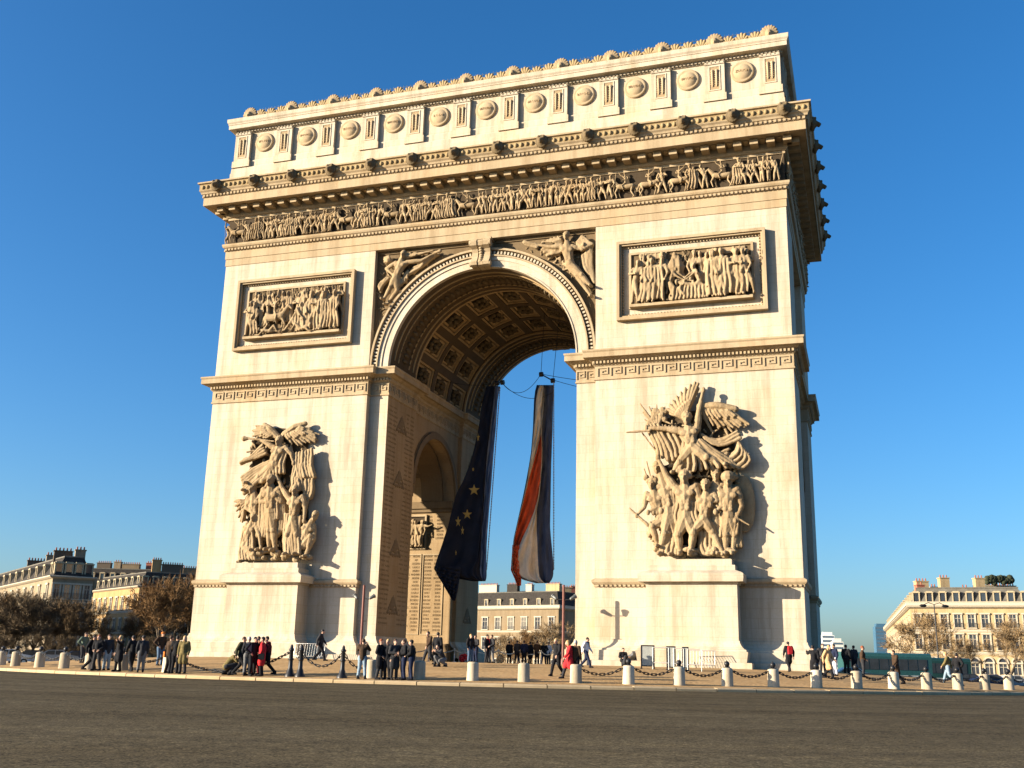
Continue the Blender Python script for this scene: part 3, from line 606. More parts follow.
# ------------------------------------------------------------------ ground
def ground():
    n = 256
    def sheet(rs, prof):
        vs = []; fs = []
        for r in rs:
            for i in range(n):
                a = 2*math.pi*i/n; vs.append((CX+r*math.cos(a), CY+r*math.sin(a), prof(r)))
        for k in range(len(rs)-1):
            for i in range(n):
                j = (i+1) % n; fs.append((k*n+i, k*n+j, (k+1)*n+j, (k+1)*n+i))
        mb = MB(); mb.add(vs, fs, 0, True); return mb
    m, nn, l, b = nodes('asphalt'); v = coord(nn, l)
    c = ramp(nn, l, noise(nn, l, v, .16, 6, .65), [(.32, (.078,.062,.038)), (.5, (.092,.074,.046)), (.68, (.108,.088,.056))])
    g = noise(nn, l, v, 22, 4, .9)
    c = mixc(nn, l, 'MULTIPLY', 1.0, c, ramp(nn, l, g, [(.38, (.30,.29,.27)), (.5, (.95,.95,.95)), (.62, (2.0,1.95,1.8))]))
    g2 = noise(nn, l, v, 1.6, 5, .75)
    c = mixc(nn, l, 'MULTIPLY', .8, c, ramp(nn, l, g2, [(.34, (.78,.77,.74)), (.5, (1,1,1)), (.66, (1.22,1.2,1.14))]))
    g3 = noise(nn, l, v, 6, 4, .8); c = mixc(nn, l, 'MULTIPLY', .9, c, ramp(nn, l, g3, [(.36, (.66,.65,.63)), (.5, (1,1,1)), (.64, (1.4,1.37,1.3))]))
    # worn tracks that run round the circle
    geo = nn.new('ShaderNodeTexCoord'); vm = nn.new('ShaderNodeVectorMath'); vm.operation = 'SUBTRACT'; vm.inputs[1].default_value = (CX, CY, 0)
    l.new(geo.outputs['Object'], vm.inputs[0]); le = nn.new('ShaderNodeVectorMath'); le.operation = 'LENGTH'; l.new(vm.outputs[0], le.inputs[0])
    cb = nn.new('ShaderNodeCombineXYZ'); l.new(le.outputs['Value'], cb.inputs[0])
    wob = noise(nn, l, v, .05, 2); mm = nn.new('ShaderNodeMath'); mm.operation = 'MULTIPLY'; mm.inputs[1].default_value = .6; l.new(wob, mm.inputs[0]); l.new(mm.outputs[0], cb.inputs[1])
    tr = noise(nn, l, cb.outputs[0], .55, 4, .6)
    c = mixc(nn, l, 'MULTIPLY', .8, c, ramp(nn, l, tr, [(.35, (.72,.70,.68)), (.5, (1,1,1)), (.65, (1.2,1.17,1.1))]))
    l.new(c, b.inputs['Base Color']); b.inputs['Roughness'].default_value = 1.0; b.inputs['Specular IOR Level'].default_value = .04; bump(nn, l, g, b, .8, .025)
    rs = [37.6,38,40,43,47,52,58,64,70,76,82,88,94,100,110,120,140,170,200,260,400,900,2500,5000]
    structure(obj('road', sheet(rs, lambda r: interp(r, ROADP)), m))
    m2, nn, l, b = nodes('stone_setts'); v = coord(nn, l)
    vo = nn.new('ShaderNodeTexVoronoi'); vo.inputs['Scale'].default_value = 5; l.new(v, vo.inputs['Vector'])
    c = ramp(nn, l, noise(nn, l, v, .4, 6, .7), [(.3, (.36,.225,.10)), (.7, (.51,.335,.165))])
    c = mixc(nn, l, 'MULTIPLY', .5, c, ramp(nn, l, vo.outputs['Distance'], [(0., (1,1,1)), (.5, (.9,.88,.85)), (.9, (.5,.46,.42))]))
    l.new(c, b.inputs['Base Color']); b.inputs['Roughness'].default_value = 1.0; b.inputs['Specular IOR Level'].default_value = .05; bump(nn, l, vo.outputs['Distance'], b, .4, .03)
    structure(obj('plaza', sheet([.5,8,16,22,25,28,30,32,34,36,37.0,37.62], lambda r: interp(r, PROF)), m2))
    kb = MB(); N = 128; rnd = random.Random(2)
    for i in range(N):                                   # kerb of granite lengths
        a0, a1 = 2*math.pi*(i+.012)/N, 2*math.pi*(i+.988)/N; dz = rnd.uniform(-.008, .008)
        P = [(r, z) for r, z in ((37.6,-1.1),(38.0,-1.1),(38.0,-.905+dz),(37.97,-.862+dz),(37.6,-.842+dz))]
        vs = [(CX+r*math.cos(a), CY+r*math.sin(a), z) for a in (a0, a1) for r, z in P]
        kb.add(vs, [(k, (k+1) % 5, 5+(k+1) % 5, 5+k) for k in range(5)]+[(4,3,2,1,0),(5,6,7,8,9)])
    structure(obj('kerb', kb, stone('granite_kerb', (.46,.35,.21), blocks=False, fine=12)))
    pv = MB(); pv.sweep([(CX+118*math.cos(2*math.pi*i/96), CY+118*math.sin(2*math.pi*i/96)) for i in range(96)], [(0,-2.9),(0,-2.42),(-.1,-2.41)], True)
    structure(obj('pavement', sheet([118,119,130,150], lambda r: interp(r, ROADP)+.13), stone('pavement_stone', (.24,.2,.15), blocks=False)))
ground()

# ------------------------------------------------------------------ triumphal arch
HW, DP = 22.25, 22.1
RA = 7.31; ZS = 21.3
arch = thing('triumphal_arch', 'huge pale stone triumphal arch with carved friezes and two hanging flags in its vault', 'triumphal arch', (CX, CY, 0))
def part(name, mb, mats, parent=None, **k): return obj(name, mb, mats, parent or arch, world=True)
FACES = {'front': ((0,0), (1,0), (0,-1), 0.0), 'right': ((HW,CY), (0,1), (1,0), math.pi/2), 'back': ((0,DP), (-1,0), (0,1), math.pi), 'left': ((-HW,CY), (0,-1), (-1,0), -math.pi/2)}
def FP(face, s, o, z):
    c, t, n, r = FACES[face]; return Vector((c[0]+t[0]*s+n[0]*o, c[1]+t[1]*s+n[1]*o, z))
def fbox(mb, face, s0, s1, o0, o1, z0, z1, mi=0):
    a, b = FP(face, s0, o0, z0), FP(face, s1, o1, z1); mb.box(a.x, b.x, a.y, b.y, min(z0,z1), max(z0,z1), mi)
def put(name, mesh, mats, face, s, o, z, parent=None, scale=None):
    p = parent or arch; q = link(bpy.data.objects.new(name, mesh)); q.parent = p; q.location = FP(face, s, o, z)-ABS(p)
    q.rotation_euler = (0,0,FACES[face][3])
    if not mesh.materials:
        for m in (mats if isinstance(mats, (list, tuple)) else [mats]): mesh.materials.append(m)
    if scale: q.scale = scale
    return q
def mirror(P, mx, my):
    Q = [((-x if mx else x), (DP-y if my else y)) for x, y in P]
    return Q[::-1] if mx != my else Q
RECT = [(-HW,0),(HW,0),(HW,DP),(-HW,DP)]
LOOP = [(7.31,.55),(8.8,.55),(8.8,0),(HW,0),(HW,5.9),(21.7,5.9),(21.7,16.2),(HW,16.2),(HW,DP),(8.8,DP),(8.8,DP-.55),(7.31,DP-.55),(7.31,16.2),(7.6,16.2),(7.6,5.9),(7.31,5.9)]
CORN = [(7.6,6.55),(7.6,5.9),(7.31,5.9),(7.31,.55),(8.8,.55),(8.8,0),(HW,0),(HW,5.9),(21.7,5.9),(21.7,6.55)]
PED = [(8.8,.549),(8.8,0),(HW,0),(HW,5.9),(21.7,5.9),(21.7,6.5)]

# masonry core with the small cross vault, main vault, and the outer piers
core = MB()
yc, rs_, zs_ = 11.05, 4.5, 13.55
prof = [(.55,-.3),(yc-rs_,-.3)] + [(yc+rs_*math.cos(math.pi-math.pi*k/32), zs_+rs_*math.sin(math.pi*k/32)) for k in range(33)] + [(yc+rs_,-.3),(DP-.55,-.3),(DP-.55,ZS),(.55,ZS)]
for s in (-1, 1):
    cq = MB(); cq.prism(prof, lambda p: (s*7.6, p[0], p[1]), lambda p: (s*21.7, p[0], p[1])); part('cross_passage_core', cq, JAMB)
RV = 7.75
prof = [(-21.7,ZS),(-RV,ZS)] + [(RV*math.cos(math.pi-math.pi*k/64), ZS+RV*math.sin(math.pi*k/64)) for k in range(1,64)] + [(RV,ZS),(21.7,ZS),(21.7,30.87),(-21.7,30.87)]
core.prism(prof, lambda p: (p[0], .55, p[1]), lambda p: (p[0], DP-.55, p[1]))
part('vault_core', core, JAMB)
for mx in (1,-1):
    for my in (0,1):
        Y = lambda y: DP-y if my else y
        for z0, z1 in ((-.4,ZS),(ZS+.05,30.87)):
            q = MB(); q.box(mx*8.8, mx*HW, Y(0), Y(.55), z0, z1); part('front_pier_wall' , q, WALL)
            q = MB(); q.box(mx*21.7, mx*HW, Y(.551), Y(5.9), z0, z1); part('side_pier_wall', q, WALL)
pier = MB(); pier.box(-HW, HW, 0, DP, 30.872, 37.2); part('entablature_wall', pier, WALL)
pier = MB(); pier.box(-HW+.05, HW-.05, .05, DP-.05, 37.201, 43.2); part('attic_wall', pier, WALL)
for mx in (1,-1):
    for my in (0,1):
        Y = lambda y: DP-y if my else y
        jp = MB(); jp.box(mx*7.31, mx*7.6, Y(.552), Y(5.9), -.4, ZS); part('jamb_pilaster', jp, JAMB)
        jf = MB(); jf.box(mx*7.31, mx*8.799, Y(.535), Y(.5515), -.4, 19.26); part('front_pilaster_facing', jf, WALL)

# base plinth and pedestal cornice, one per corner pier
plinth = [(0,-.4),(1.05,-.4),(1.05,.34),(.62,.36),(.60,.98),(.5,1.02),(.48,1.12),(.36,1.16),(.2,1.32),(.08,1.52),(.06,1.66),(0,1.68)]
pcor = [(0,5.02),(.06,5.06),(.06,5.2),(.12,5.24),(.2,5.36),(.2,5.5),(.1,5.56),(0,5.62)]
def dentils(mb, face, s0, s1, o0, o1, z0, z1, pitch, w):
    n = max(1, int(round((s1-s0)/pitch))); p = (s1-s0)/n
    for i in range(n):
        c = s0+p*(i+.5); fbox(mb, face, c-w/2, c+w/2, o0, o1, z0, z1)
for mx in (0,1):
    for my in (0,1):
        pl = MB(); pc = MB(); pl.sweep(mirror(CORN, mx, my), plinth, False); pc.sweep(mirror(PED, mx, my), pcor, False)
        s = -1 if mx else 1
        dentils(pc, 'back' if my else 'front', *(sorted((s*8.85,s*22.2)) if not my else sorted((-s*8.85,-s*22.2))), .06, .15, 5.07, 5.2, .3, .16)
        part('base_plinth', pl, WALL); part('pedestal_cornice', pc, TRIM)

# impost cornice with its band of Greek key
imp = [(0,19.26),(.09,19.3),(.09,19.4),(.05,19.42),(.05,20.26),(.10,20.3),(.10,20.34),(.16,20.36),(.2,20.42),(.2,20.6),(.36,20.66),(.5,20.78),(.74,20.79),(.74,21.1),(.72,21.13),(.79,21.24),(.79,21.34),(0,21.5)]
IM = {}
for mx in (0,1): IM[mx] = MB(); IM[mx].sweep(mirror(LOOP, mx, 0), imp, True)
for s in (1,-1):
    dn = IM[0 if s > 0 else 1]
    dentils(dn, 'front', min(s*8.6,s*22.4), max(s*8.6,s*22.4), .2, .34, 20.42, 20.6, .26, .14)
    dentils(dn, 'front', min(s*7.2,s*8.45), max(s*7.2,s*8.45), -.35, -.21, 20.42, 20.6, .26, .14)
for f, a, b in (('right',-11.2,-5),('right',5,11.2)): dentils(IM[0], f, a, b, .2, .34, 20.42, 20.6, .26, .14)
for mx in (0,1): part('impost_cornice', IM[mx], TRIM)
KEY = [(0,-.02),(0,1),(.8,1),(.8,.32),(.34,.32),(.34,.66),(.56,.66)]
def greek(mb, fn, s0, s1, z0, h, n, flip=False):
    """fn(s0,s1,z0,z1) adds one raised bar"""
    p = (s1-s0)/n; t = .075
    for i in range(n):
        for (a, b), (c, d) in zip(KEY, KEY[1:]):
            X = [s0+p*(i+(1-q*.92 if flip else .04+q*.92)) for q in (a, c)]; Z = [z0+h*b, z0+h*d]
            if abs(b-d) < 1e-6: fn(min(X)-t*.5, max(X)+t*.5, Z[0]-t/2, Z[0]+t/2)
            else: fn(X[0]-t*.49, X[0]+t*.49, min(Z)+t*.5, max(Z)-t*.5)
def key_run(bar, s0, s1, n, flip=False):
    q = MB(); greek(q, lambda a, b, c, d: bar(q, a, b, c, d), s0, s1, 19.52, .62, n, flip)
    part('greek_key_band', q, TRIM)
pierbar = lambda q, a, b, c, d: fbox(q, 'front', a, b, .05, .115, c, d)
key_run(pierbar, 8.95, 22.25, 14); key_run(pierbar, -22.25, -8.95, 14, True)
bar = lambda q, a, b, c, d: fbox(q, 'front', a, b, -.5, -.435, c, d)
key_run(bar, 7.3, 8.75, 2); key_run(bar, -8.75, -7.3, 2, True)
bar = lambda q, a, b, c, d: q.box(-7.26, -7.2, a, b, c, d)
key_run(bar, .6, 5.9, 6); key_run(bar, 16.2, 21.5, 6)
key_run(lambda q, a, b, c, d: q.box(-7.55, -7.49, a, b, c, d), 6.05, 16.05, 11)
bar = lambda q, a, b, c, d: fbox(q, 'right', a, b, .05, .115, c, d); key_run(bar, -11, -5.2, 6); key_run(bar, 5.2, 11, 6)

# architrave, main cornice, attic mouldings
ar = MB(); ar.sweep(RECT, [(0,30.85),(.05,30.87),(.05,31.42),(.1,31.45),(.1,32.12),(.16,32.15),(.16,32.34),(.28,32.42),(.34,32.55),(.34,32.7),(0,32.76)])
for f, L in (('front',HW),('right',DP/2),('back',HW),('left',DP/2)): dentils(ar, f, -L-.15, L+.15, .16, .27, 32.16, 32.33, .3, .17)
part('architrave', ar, TRIM)
fg = MB(); fg.sweep(RECT, [(0,32.75),(.03,32.76),(.03,34.84),(0,34.86)]); part('frieze_ground', fg, FIELD)  # dark ground paints the shadow between the figures along with patina
co = MB(); co.sweep(RECT, [(0,34.84),(.12,34.86),(.12,35.05),(.22,35.08),(.3,35.2),(.3,35.74),(1.56,35.76),(1.60,35.70),(1.64,35.72),(1.64,36.4),(1.7,36.42),(1.7,36.64),(1.8,36.68),(1.84,36.82),(1.95,36.94),(1.93,36.98),(1.93,37.48),(2.07,37.54),(2.07,37.66),(1.2,37.78),(-.2,37.9)])
for f, L in (('front',HW),('right',DP/2),('back',HW),('left',DP/2)):
    dentils(co, f, -L-1.7, L+1.7, 1.7, 1.79, 36.45, 36.63, .32, .18)
    n = int(round((2*L+1.0)/1.135))
    for i in range(n+1):
        s = -L-.35+(2*L+.7)*i/n; fbox(co, f, s-.28, s+.28, .3, 1.12, 35.34, 35.72)
        if i < n: fbox(co, f, s+.42, s+.72, .3, 1.0, 35.66, 35.735)
    # foliage band of the gutter
    gf = MB(); k = int((2*L+3.6)/.42)
    for i in range(k):
        s = -L-1.8+(2*L+3.6)*(i+.5)/k; p = FP(f, s, 1.93, 37.22); gf.ell(p, (.15,.15,.2), n=6, m=4)
    fbox(gf, f, -L-1.9, L+1.9, 1.92, 1.94, 36.99, 37.47); part('gutter_foliage', gf, LICHEN)
part('main_cornice', co, TRIM)
at = MB(); at.sweep(RECT, [(.3,37.6),(.3,39.0),(.26,39.12),(.24,39.5),(.12,39.55),(.1,39.62),(.1,40.1),(.04,40.18),(0,40.2),(0,42.72),(.1,42.74),(.1,42.8),(.14,42.95),(.3,43.0),(.62,43.02),(.62,43.36),(.66,43.38),(.66,43.46),(.74,43.6),(.76,43.9),(.5,43.95),(-.9,44.0)])
at.box(-HW+.6, HW-.6, .6, DP-.6, 43.2, 43.98)
for f, L in (('front',HW),('right',DP/2),('back',HW),('left',DP/2)): dentils(at, f, -L-.1, L+.1, .14, .24, 42.8, 42.94, .28, .16)
part('attic_cornice', at, WALL)
tb = MB()
for f, L in (('front',HW),('right',DP/2),('back',HW),('left',DP/2)): fbox(tb, f, -L+.5, L-.5, -.9, -.3, 43.95, 44.35)
part('acroterion_band', tb, LICHEN)

# attic pilasters with palms, round shields with battle names, masks, lion heads
pm = MB(); pm.box(-.72,.72,-.27,0,39.56-41,42.72-41); pm.box(-.82,.82,-.34,0,39.56-41,40.12-41); pm.box(-.72,.72,-.34,-.27,42.5-41,42.56-41)
pm.box(-.42,-.34,-.31,-.27,40.45-41,42.3-41); pm.box(.34,.42,-.31,-.27,40.45-41,42.3-41); pm.box(-.42,.42,-.31,-.27,42.3-41,42.38-41); pm.box(-.42,.42,-.31,-.27,40.37-41,40.45-41)
for k in range(5): pm.box(-.70+.3*k,-.54+.3*k,-.33,-.27,42.58-41,42.7-41)
pmesh = pm.mesh('pilaster'); omesh = ornament_mesh().mesh('palm_ornament')
gm = MB(); gm.box(-.335,.335,-.275,-.271,40.455-41,42.295-41); gmesh = gm.mesh('sunk_panel')
sh = MB()
def disc(mb):
    vs = []; prof_ = [(.84,0),(.84,.1),(.78,.16),(.66,.12),(.62,.13),(.55,.2),(.3,.27),(0.001,.29)]; n = 28
    for r, o in prof_: vs += [(r*math.cos(2*math.pi*i/n), -o, r*math.sin(2*math.pi*i/n)) for i in range(n)]
    mb.add(vs, [(k*n+i, k*n+(i+1) % n, (k+1)*n+(i+1) % n, (k+1)*n+i) for k in range(len(prof_)-1) for i in range(n)], 0, True)
disc(sh); smesh = sh.mesh('shield')
NAMES = ['VALMY','JEMMAPES','FLEURUS','MONTENOTTE','LODI','CASTIGLIONE','ARCOLE','RIVOLI','PYRAMIDES','ABOUKIR','ZURICH']
tmesh = []
for w in NAMES:
    a, fs = text_mesh(w, .95, .2, .03); mb = MB(); mb.add([(p[0], -.285-p[2], p[1]) for p in a], fs); tmesh.append(mb.mesh('inscription'))
lmesh = remesh(lion_mesh(), .045, 1, 'lion_head'); amesh = remesh(mask_mesh(), .05, 1, 'mask'); plm = palmette_mesh().mesh('palmette')
SP = 3.93
palm_mb = MB()
for f in FACES:
    L = HW if f in ('front','back') else DP/2
    n = 11 if f in ('front','back') else 5
    sp = SP if n == 11 else 3.95
    for k in range(n+1):
        s = (k-n/2)*sp
        q = put('pilaster', pmesh, WALL, f, s, 0, 41)
        g = put('sunk_panel', gmesh, CARVE, f, s, 0, 41, q); g.location = (0,0,0); g.rotation_euler = (0,0,0)
        g = put('palm_ornament', omesh, TRIM, f, s, 0, 41, q); g.location = (0,-.25,.38); g.rotation_euler = (0,0,0)
        put('mask', amesh, CARVE, f, s, -.45, 44.0, None, (1.0,1.12,1.12))
        if k < n:
            q = put('shield', smesh, TRIM, f, s+sp/2, 0, 41.68)
            g = put('inscription', tmesh[k], JAMB, f, 0, 0, 0, q); g.location = (0,0,0); g.rotation_euler = (0,0,0)
            for j in (1,2,3):
                put('palmette', plm, LICHEN, f, s+sp*j/4, -.55, 44.3, None, (1.35,1.3,1.2+.1*math.sin(k*7+j*3)))
    nl = 14 if n == 11 else 7
    for k in range(nl):
        put('lion_head', lmesh, LION, f, (k-(nl-1)/2)*3.465, 1.95, 37.22)
rail = MB()
for f in ('front','right'):
    L = HW-1 if f == 'front' else DP/2-1
    for i in range(int(2*L/.3)):
        s = -L+i*.3; p = FP(f, s, -1.2, 43.98); rail.box(p.x-.012, p.x+.012, p.y-.012, p.y+.012, 43.98, 45.75)
    a, b = FP(f, -L, -1.2, 45.6), FP(f, L, -1.2, 45.6); rail.cyl(a, .02, b, .02, 5)
part('roof_railing', rail, GREYM)

# figured frieze
fm = frieze_mesh(2*HW, 31).mesh('figured_frieze'); fs_ = frieze_mesh(DP, 32).mesh('figured_frieze')
for f in FACES: put('figured_frieze', fm if f in ('front','back') else fs_, CARVE, f, 0, .02, 32.78)

# relief panels
def rectframe(mb, s0, s1, z0, z1, w, o0, o1):
    for a, b, c, d in ((s0,s1,z1-w,z1),(s0,s1,z0,z0+w),(s0,s0+w,z0+w,z1-w),(s1-w,s1,z0+w,z1-w)): mb.box(a, b, -o1, -o0, c, d)
pan = MB(); W2, H2 = 5.19, 2.95
rectframe(pan, -W2, W2, -H2, H2, .2, 0, .42); rectframe(pan, -W2+.2, W2-.2, -H2+.2, H2-.2, .12, 0, .3)
rectframe(pan, -W2+.85, W2-.85, -H2+.85, H2-.85, .16, 0, .16)
for i in range(44):
    for z in (-H2+.42, H2-.42): pan.ell((-W2+.4+i*(2*W2-.8)/43, -.05, z), (.085,.09,.06), n=6, m=4)
for i in range(24):
    for x in (-W2+.42, W2-.42): pan.ell((x, -.05, -H2+.4+i*(2*H2-.8)/23), (.06,.09,.085), n=6, m=4)
pmesh2 = pan.mesh('panel_frame')
pg = MB(); pg.box(-W2+1.01, W2-1.01, -.03, 0, -H2+1.01, H2-1.01); pgm = pg.mesh('panel_ground')
lg = MB(); lg.box(-W2+.95, W2-.95, -.55, -.17, -H2+.86, -H2+1.06); lgm = lg.mesh('panel_ledge')
pb, pf = remesh(panel_battle(), .05, 1, 'carved_relief'), remesh(panel_funeral(), .05, 1, 'carved_relief')
for f in ('front','back'):
    for s, rm in ((-15.5, pb), (15.6, pf)):
        q = put('relief_panel', pmesh2, TRIM, f, s, 0, 26.4)
        if f == 'front': q['label'] = 'framed relief of a rearing horse and fighters' if s < 0 else 'framed relief of mourners round a lying man'
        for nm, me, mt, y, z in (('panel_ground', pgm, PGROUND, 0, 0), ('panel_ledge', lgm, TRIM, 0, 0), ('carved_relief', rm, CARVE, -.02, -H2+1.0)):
            g = put(nm, me, mt, f, 0, 0, 0, q); g.location = (0,y,z); g.rotation_euler = (0,0,0)
        if 'carved_relief' in g.name: g.scale = (.98,1,1.17)

# archivolts, keystone, spandrels (both long fronts)
for my in (0,1):
    av = MB(); fd = MB(); ks = MB()
    Y = (lambda y: y) if not my else (lambda y: DP-y)
    def ab(r0, r1, y): av.arcbox(0, math.pi, min(Y(y),Y(.56)), max(Y(y),Y(.56)), r0, r1, ZS+.06, 64)
    ab(RA, 7.40, .18); ab(7.401, 7.86, .24); ab(7.861, 8.16, .17)
    at_ = MB(); at_.arcbox(0, math.pi, min(Y(.06),Y(.56)), max(Y(.06),Y(.56)), 8.161, 8.27, ZS+.06, 64); at_.arcbox(0, math.pi, min(Y(.03),Y(.56)), max(Y(.03),Y(.56)), 8.64, 8.80, ZS+.06, 64); part('archivolt_fillet', at_, TRIM)
    ag = MB(); ag.arcbox(0, math.pi, min(Y(.36),Y(.56)), max(Y(.36),Y(.56)), 8.271, 8.639, ZS+.06, 64); part('archivolt_groove', ag, FIELD)  # groove floor coloured dark for its shade as well as crust
    for k in range(96):
        t = math.pi*(k+.5)/96; av.arcbox(t-.008, t+.008, min(Y(.16),Y(.355)), max(Y(.16),Y(.355)), 8.34, 8.57, ZS+.06, 1)
    poly = [(8.8,ZS+.1)] + [(8.7*math.cos(math.pi*k/40), ZS+.06+8.7*math.sin(math.pi*k/40)) for k in range(41)] + [(-8.8,ZS+.1),(-8.8,30.87),(8.8,30.87)]
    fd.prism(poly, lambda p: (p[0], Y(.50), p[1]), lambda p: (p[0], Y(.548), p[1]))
    for s in (-1, 1):
        fd.box(s*8.62, s*8.8, Y(.42), Y(.5), 24.5, 30.6); fd.box(s*1.0, s*8.8, Y(.40), Y(.5), 30.6, 30.87)
    yf = Y(-.12); ya, yb = sorted((yf, Y(.6)))
    S_ = [(.6,28.62),(-.12,28.62),(-.34,28.72),(-.40,28.95),(-.26,29.15),(-.12,29.45),(-.10,29.75),(-.22,30.0),(-.55,30.2),(-.62,30.5),(-.45,30.68),(-.3,30.72),(-.3,30.86),(.6,30.86)]
    for x0, x1 in ((-.72,-.24),(-.2,.2),(.24,.72)): ks.prism([(p[0]+(.06 if x0 == -.2 else 0), p[1]) for p in S_], lambda p: (x0, Y(p[0]), p[1]), lambda p: (x1, Y(p[0]), p[1]))
    ks.box(-.86, .86, *sorted((Y(-.42), Y(.6))), 30.70, 30.866)
    for s in (-1, 1):
        ks.cyl((s*.70,Y(-.34),30.42), .27, (s*.84,Y(-.34),30.42), .27, 14); ks.cyl((s*.70,Y(-.16),28.84), .2, (s*.82,Y(-.16),28.84), .2, 14)
    for k in range(7): ks.ell((0, Y(-.10-.06*abs(k-3)), 29.0+.18*k), (.17,.09,.1), n=8, m=5)
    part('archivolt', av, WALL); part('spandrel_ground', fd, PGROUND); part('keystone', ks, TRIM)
for s in (-1, 1): 
    v_ = part('winged_victory', remesh(victory(s), .055, 1, 'winged_victory'), CARVE)
    v_['label'] = 'flying winged figure with a trumpet left of the arch' if s < 0 else 'flying winged figure with billowing cloak right of the arch'

# coffered main vault
vb = MB(); cf = MB(); ro = MB(); vl = MB()
def band(y0, y1):
    vb.arcbox(0, math.pi, y0, y1, 7.34, 7.80, ZS, 64)
    for a, b, r in ((y0+.55,y0+.68,7.26),(y1-.68,y1-.55,7.26),(y0+1.3,y0+1.42,7.28),(y1-1.42,y1-1.3,7.28)): vl.arcbox(.12, math.pi-.12, a, b, r, 7.35, ZS, 64)
    for k in range(44):
        t = .14+(math.pi-.28)*(k+.5)/44; r = 7.3
        ro.ell((r*math.cos(t), (y0+y1)/2, ZS+r*math.sin(t)), (.17,.45,.17), n=6, m=4)
        for d in (-.92,.92): ro.ell((r*math.cos(t), (y0+y1)/2+d, ZS+r*math.sin(t)), (.1,.12,.1), n=5, m=4)
band(.56, 5.3); band(16.8, DP-.56)
for y in (5.31, 16.55): vl.arcbox(0, math.pi, y, y+.24, 7.30, 7.80, ZS, 64)
rows = [(5.3,5.7),(8.95,9.55),(12.55,13.15),(16.4,16.8)]
for a, b in rows: vb.arcbox(0, math.pi, a+.001, b-.001, 7.42, 7.80, ZS, 64)
NA = 9; dt = math.pi/NA; rib = .045
for k in range(NA+1):
    t = k*dt
    for (a0, a1), (b0, b1) in zip(rows, rows[1:]):
        t0, t1 = max(0,t-rib), min(math.pi,t+rib); vb.arcbox(t0, t1, a1, b0, 7.42, 7.80, ZS, 2)
        if k < NA:
            u0, u1 = t+rib, t+dt-rib; y0, y1 = a1, b0
            for inset, r0, r1 in ((.0,7.50,7.58),(.28,7.60,7.72)):
                w = .16; da = w/7.5; i = inset/7.5
                for q0, q1, p0, p1 in ((u0+i,u0+i+da,y0+inset,y1-inset),(u1-i-da,u1-i,y0+inset,y1-inset),(u0+i+da,u1-i-da,y0+inset,y0+inset+w),(u0+i+da,u1-i-da,y1-inset-w,y1-inset)):
                    vl.arcbox(q0, q1, p0, p1, r0, 7.74, ZS, 3)
            tm, ym = (u0+u1)/2, (y0+y1)/2; c = Vector((7.62*math.cos(tm), ym, ZS+7.62*math.sin(tm)))
            tv, yv = Vector((-math.sin(tm),0,math.cos(tm))), Vector((0,1,0)); nv = Vector((math.cos(tm),0,math.sin(tm)))
            cf.arcbox(u0+.04, u1-.04, y0+.3, y1-.3, 7.715, 7.742, ZS, 3)
            rz_ = MB()
            for j in range(8):
                a = 2*math.pi*j/8; rz_.ell(c+(tv*math.cos(a)*.5+yv*math.sin(a)*.62), (.26,.26,.22), n=6, m=4)
            rz_.ell(c-nv*.12, (.22,.22,.22), n=7, m=5); part('coffer_rosette', rz_, LION)
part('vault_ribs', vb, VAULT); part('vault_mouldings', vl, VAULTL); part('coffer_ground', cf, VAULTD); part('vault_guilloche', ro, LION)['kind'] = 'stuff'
# small cross vaults: archivolt on both jambs, impost line, inner bands, inscribed panels
for s in (-1, 1):
    cv = MB()
    for x0, x1 in ((s*7.42, s*7.6), (s*21.7, s*21.85)):
        a, b = min(x0,x1), max(x0,x1)
        cv.arcbox(0, math.pi, a, b, 4.46, 4.98, zs_, 32, cx=yc, axis='x'); cv.arcbox(0, math.pi, a-.08, a+.05, 4.99, 5.1, zs_, 32, cx=yc, axis='x'); cv.arcbox(0, math.pi, a-.06, a+.05, 4.66, 4.74, zs_, 32, cx=yc, axis='x')
    for a, b in ((8.6,10.6),(18.4,20.4)): cv.arcbox(0, math.pi, min(s*a,s*b), max(s*a,s*b), 4.28, 4.53, zs_, 32, cx=yc, axis='x')
    for k in range(7):
        t = math.pi*k/6; 
        if 0 < k < 6: cv.arcbox(t-.04, t+.04, min(s*10.6,s*18.4), max(s*10.6,s*18.4), 4.33, 4.53, zs_, 2, cx=yc, axis='x')
    for x in (13.2, 15.8): cv.arcbox(0, math.pi, s*x-.2, s*x+.2, 4.34, 4.53, zs_, 32, cx=yc, axis='x')
    for side in (-1, 1):
        yw = yc+side*rs_; y0, y1 = sorted((yw, yw-side*.35))
        cv.box(min(s*7.62,s*21.68), max(s*7.62,s*21.68), y0, y1, 12.9, 13.5)
        yw2 = yw-side*.2; y0, y1 = sorted((yw, yw2)); cv.box(min(s*7.62,s*21.68), max(s*7.62,s*21.68), y0, y1, 12.6, 12.898)
        y0, y1 = sorted((yw, yw-side*.12)); cv.box(min(s*7.62,s*21.68), max(s*7.62,s*21.68), y0, y1, 0, 1.5)
    part('cross_vault_moulding', cv, stone('cross_vault_stone', (.2,.14,.078), blocks=False))
# hanging trophies on the jambs
tm_ = remesh(trophy_mesh(), .05, 1, 'trophy')
tm_.materials.append(stone('trophy_stone', (.21,.15,.085), blocks=False))
for sx in (-1,1):
    for yy in (3.2, 18.9):
        for z in (17.6, 13.4, 8.2, 4.0):
            q = link(bpy.data.objects.new('trophy', tm_)); q.parent = arch; q.location = Vector((sx*7.30, yy, z-.5))-ABS(arch)
            q.rotation_euler = (0,0,math.pi/2 if sx < 0 else -math.pi/2); q.scale = (1.35,.5,1.0)
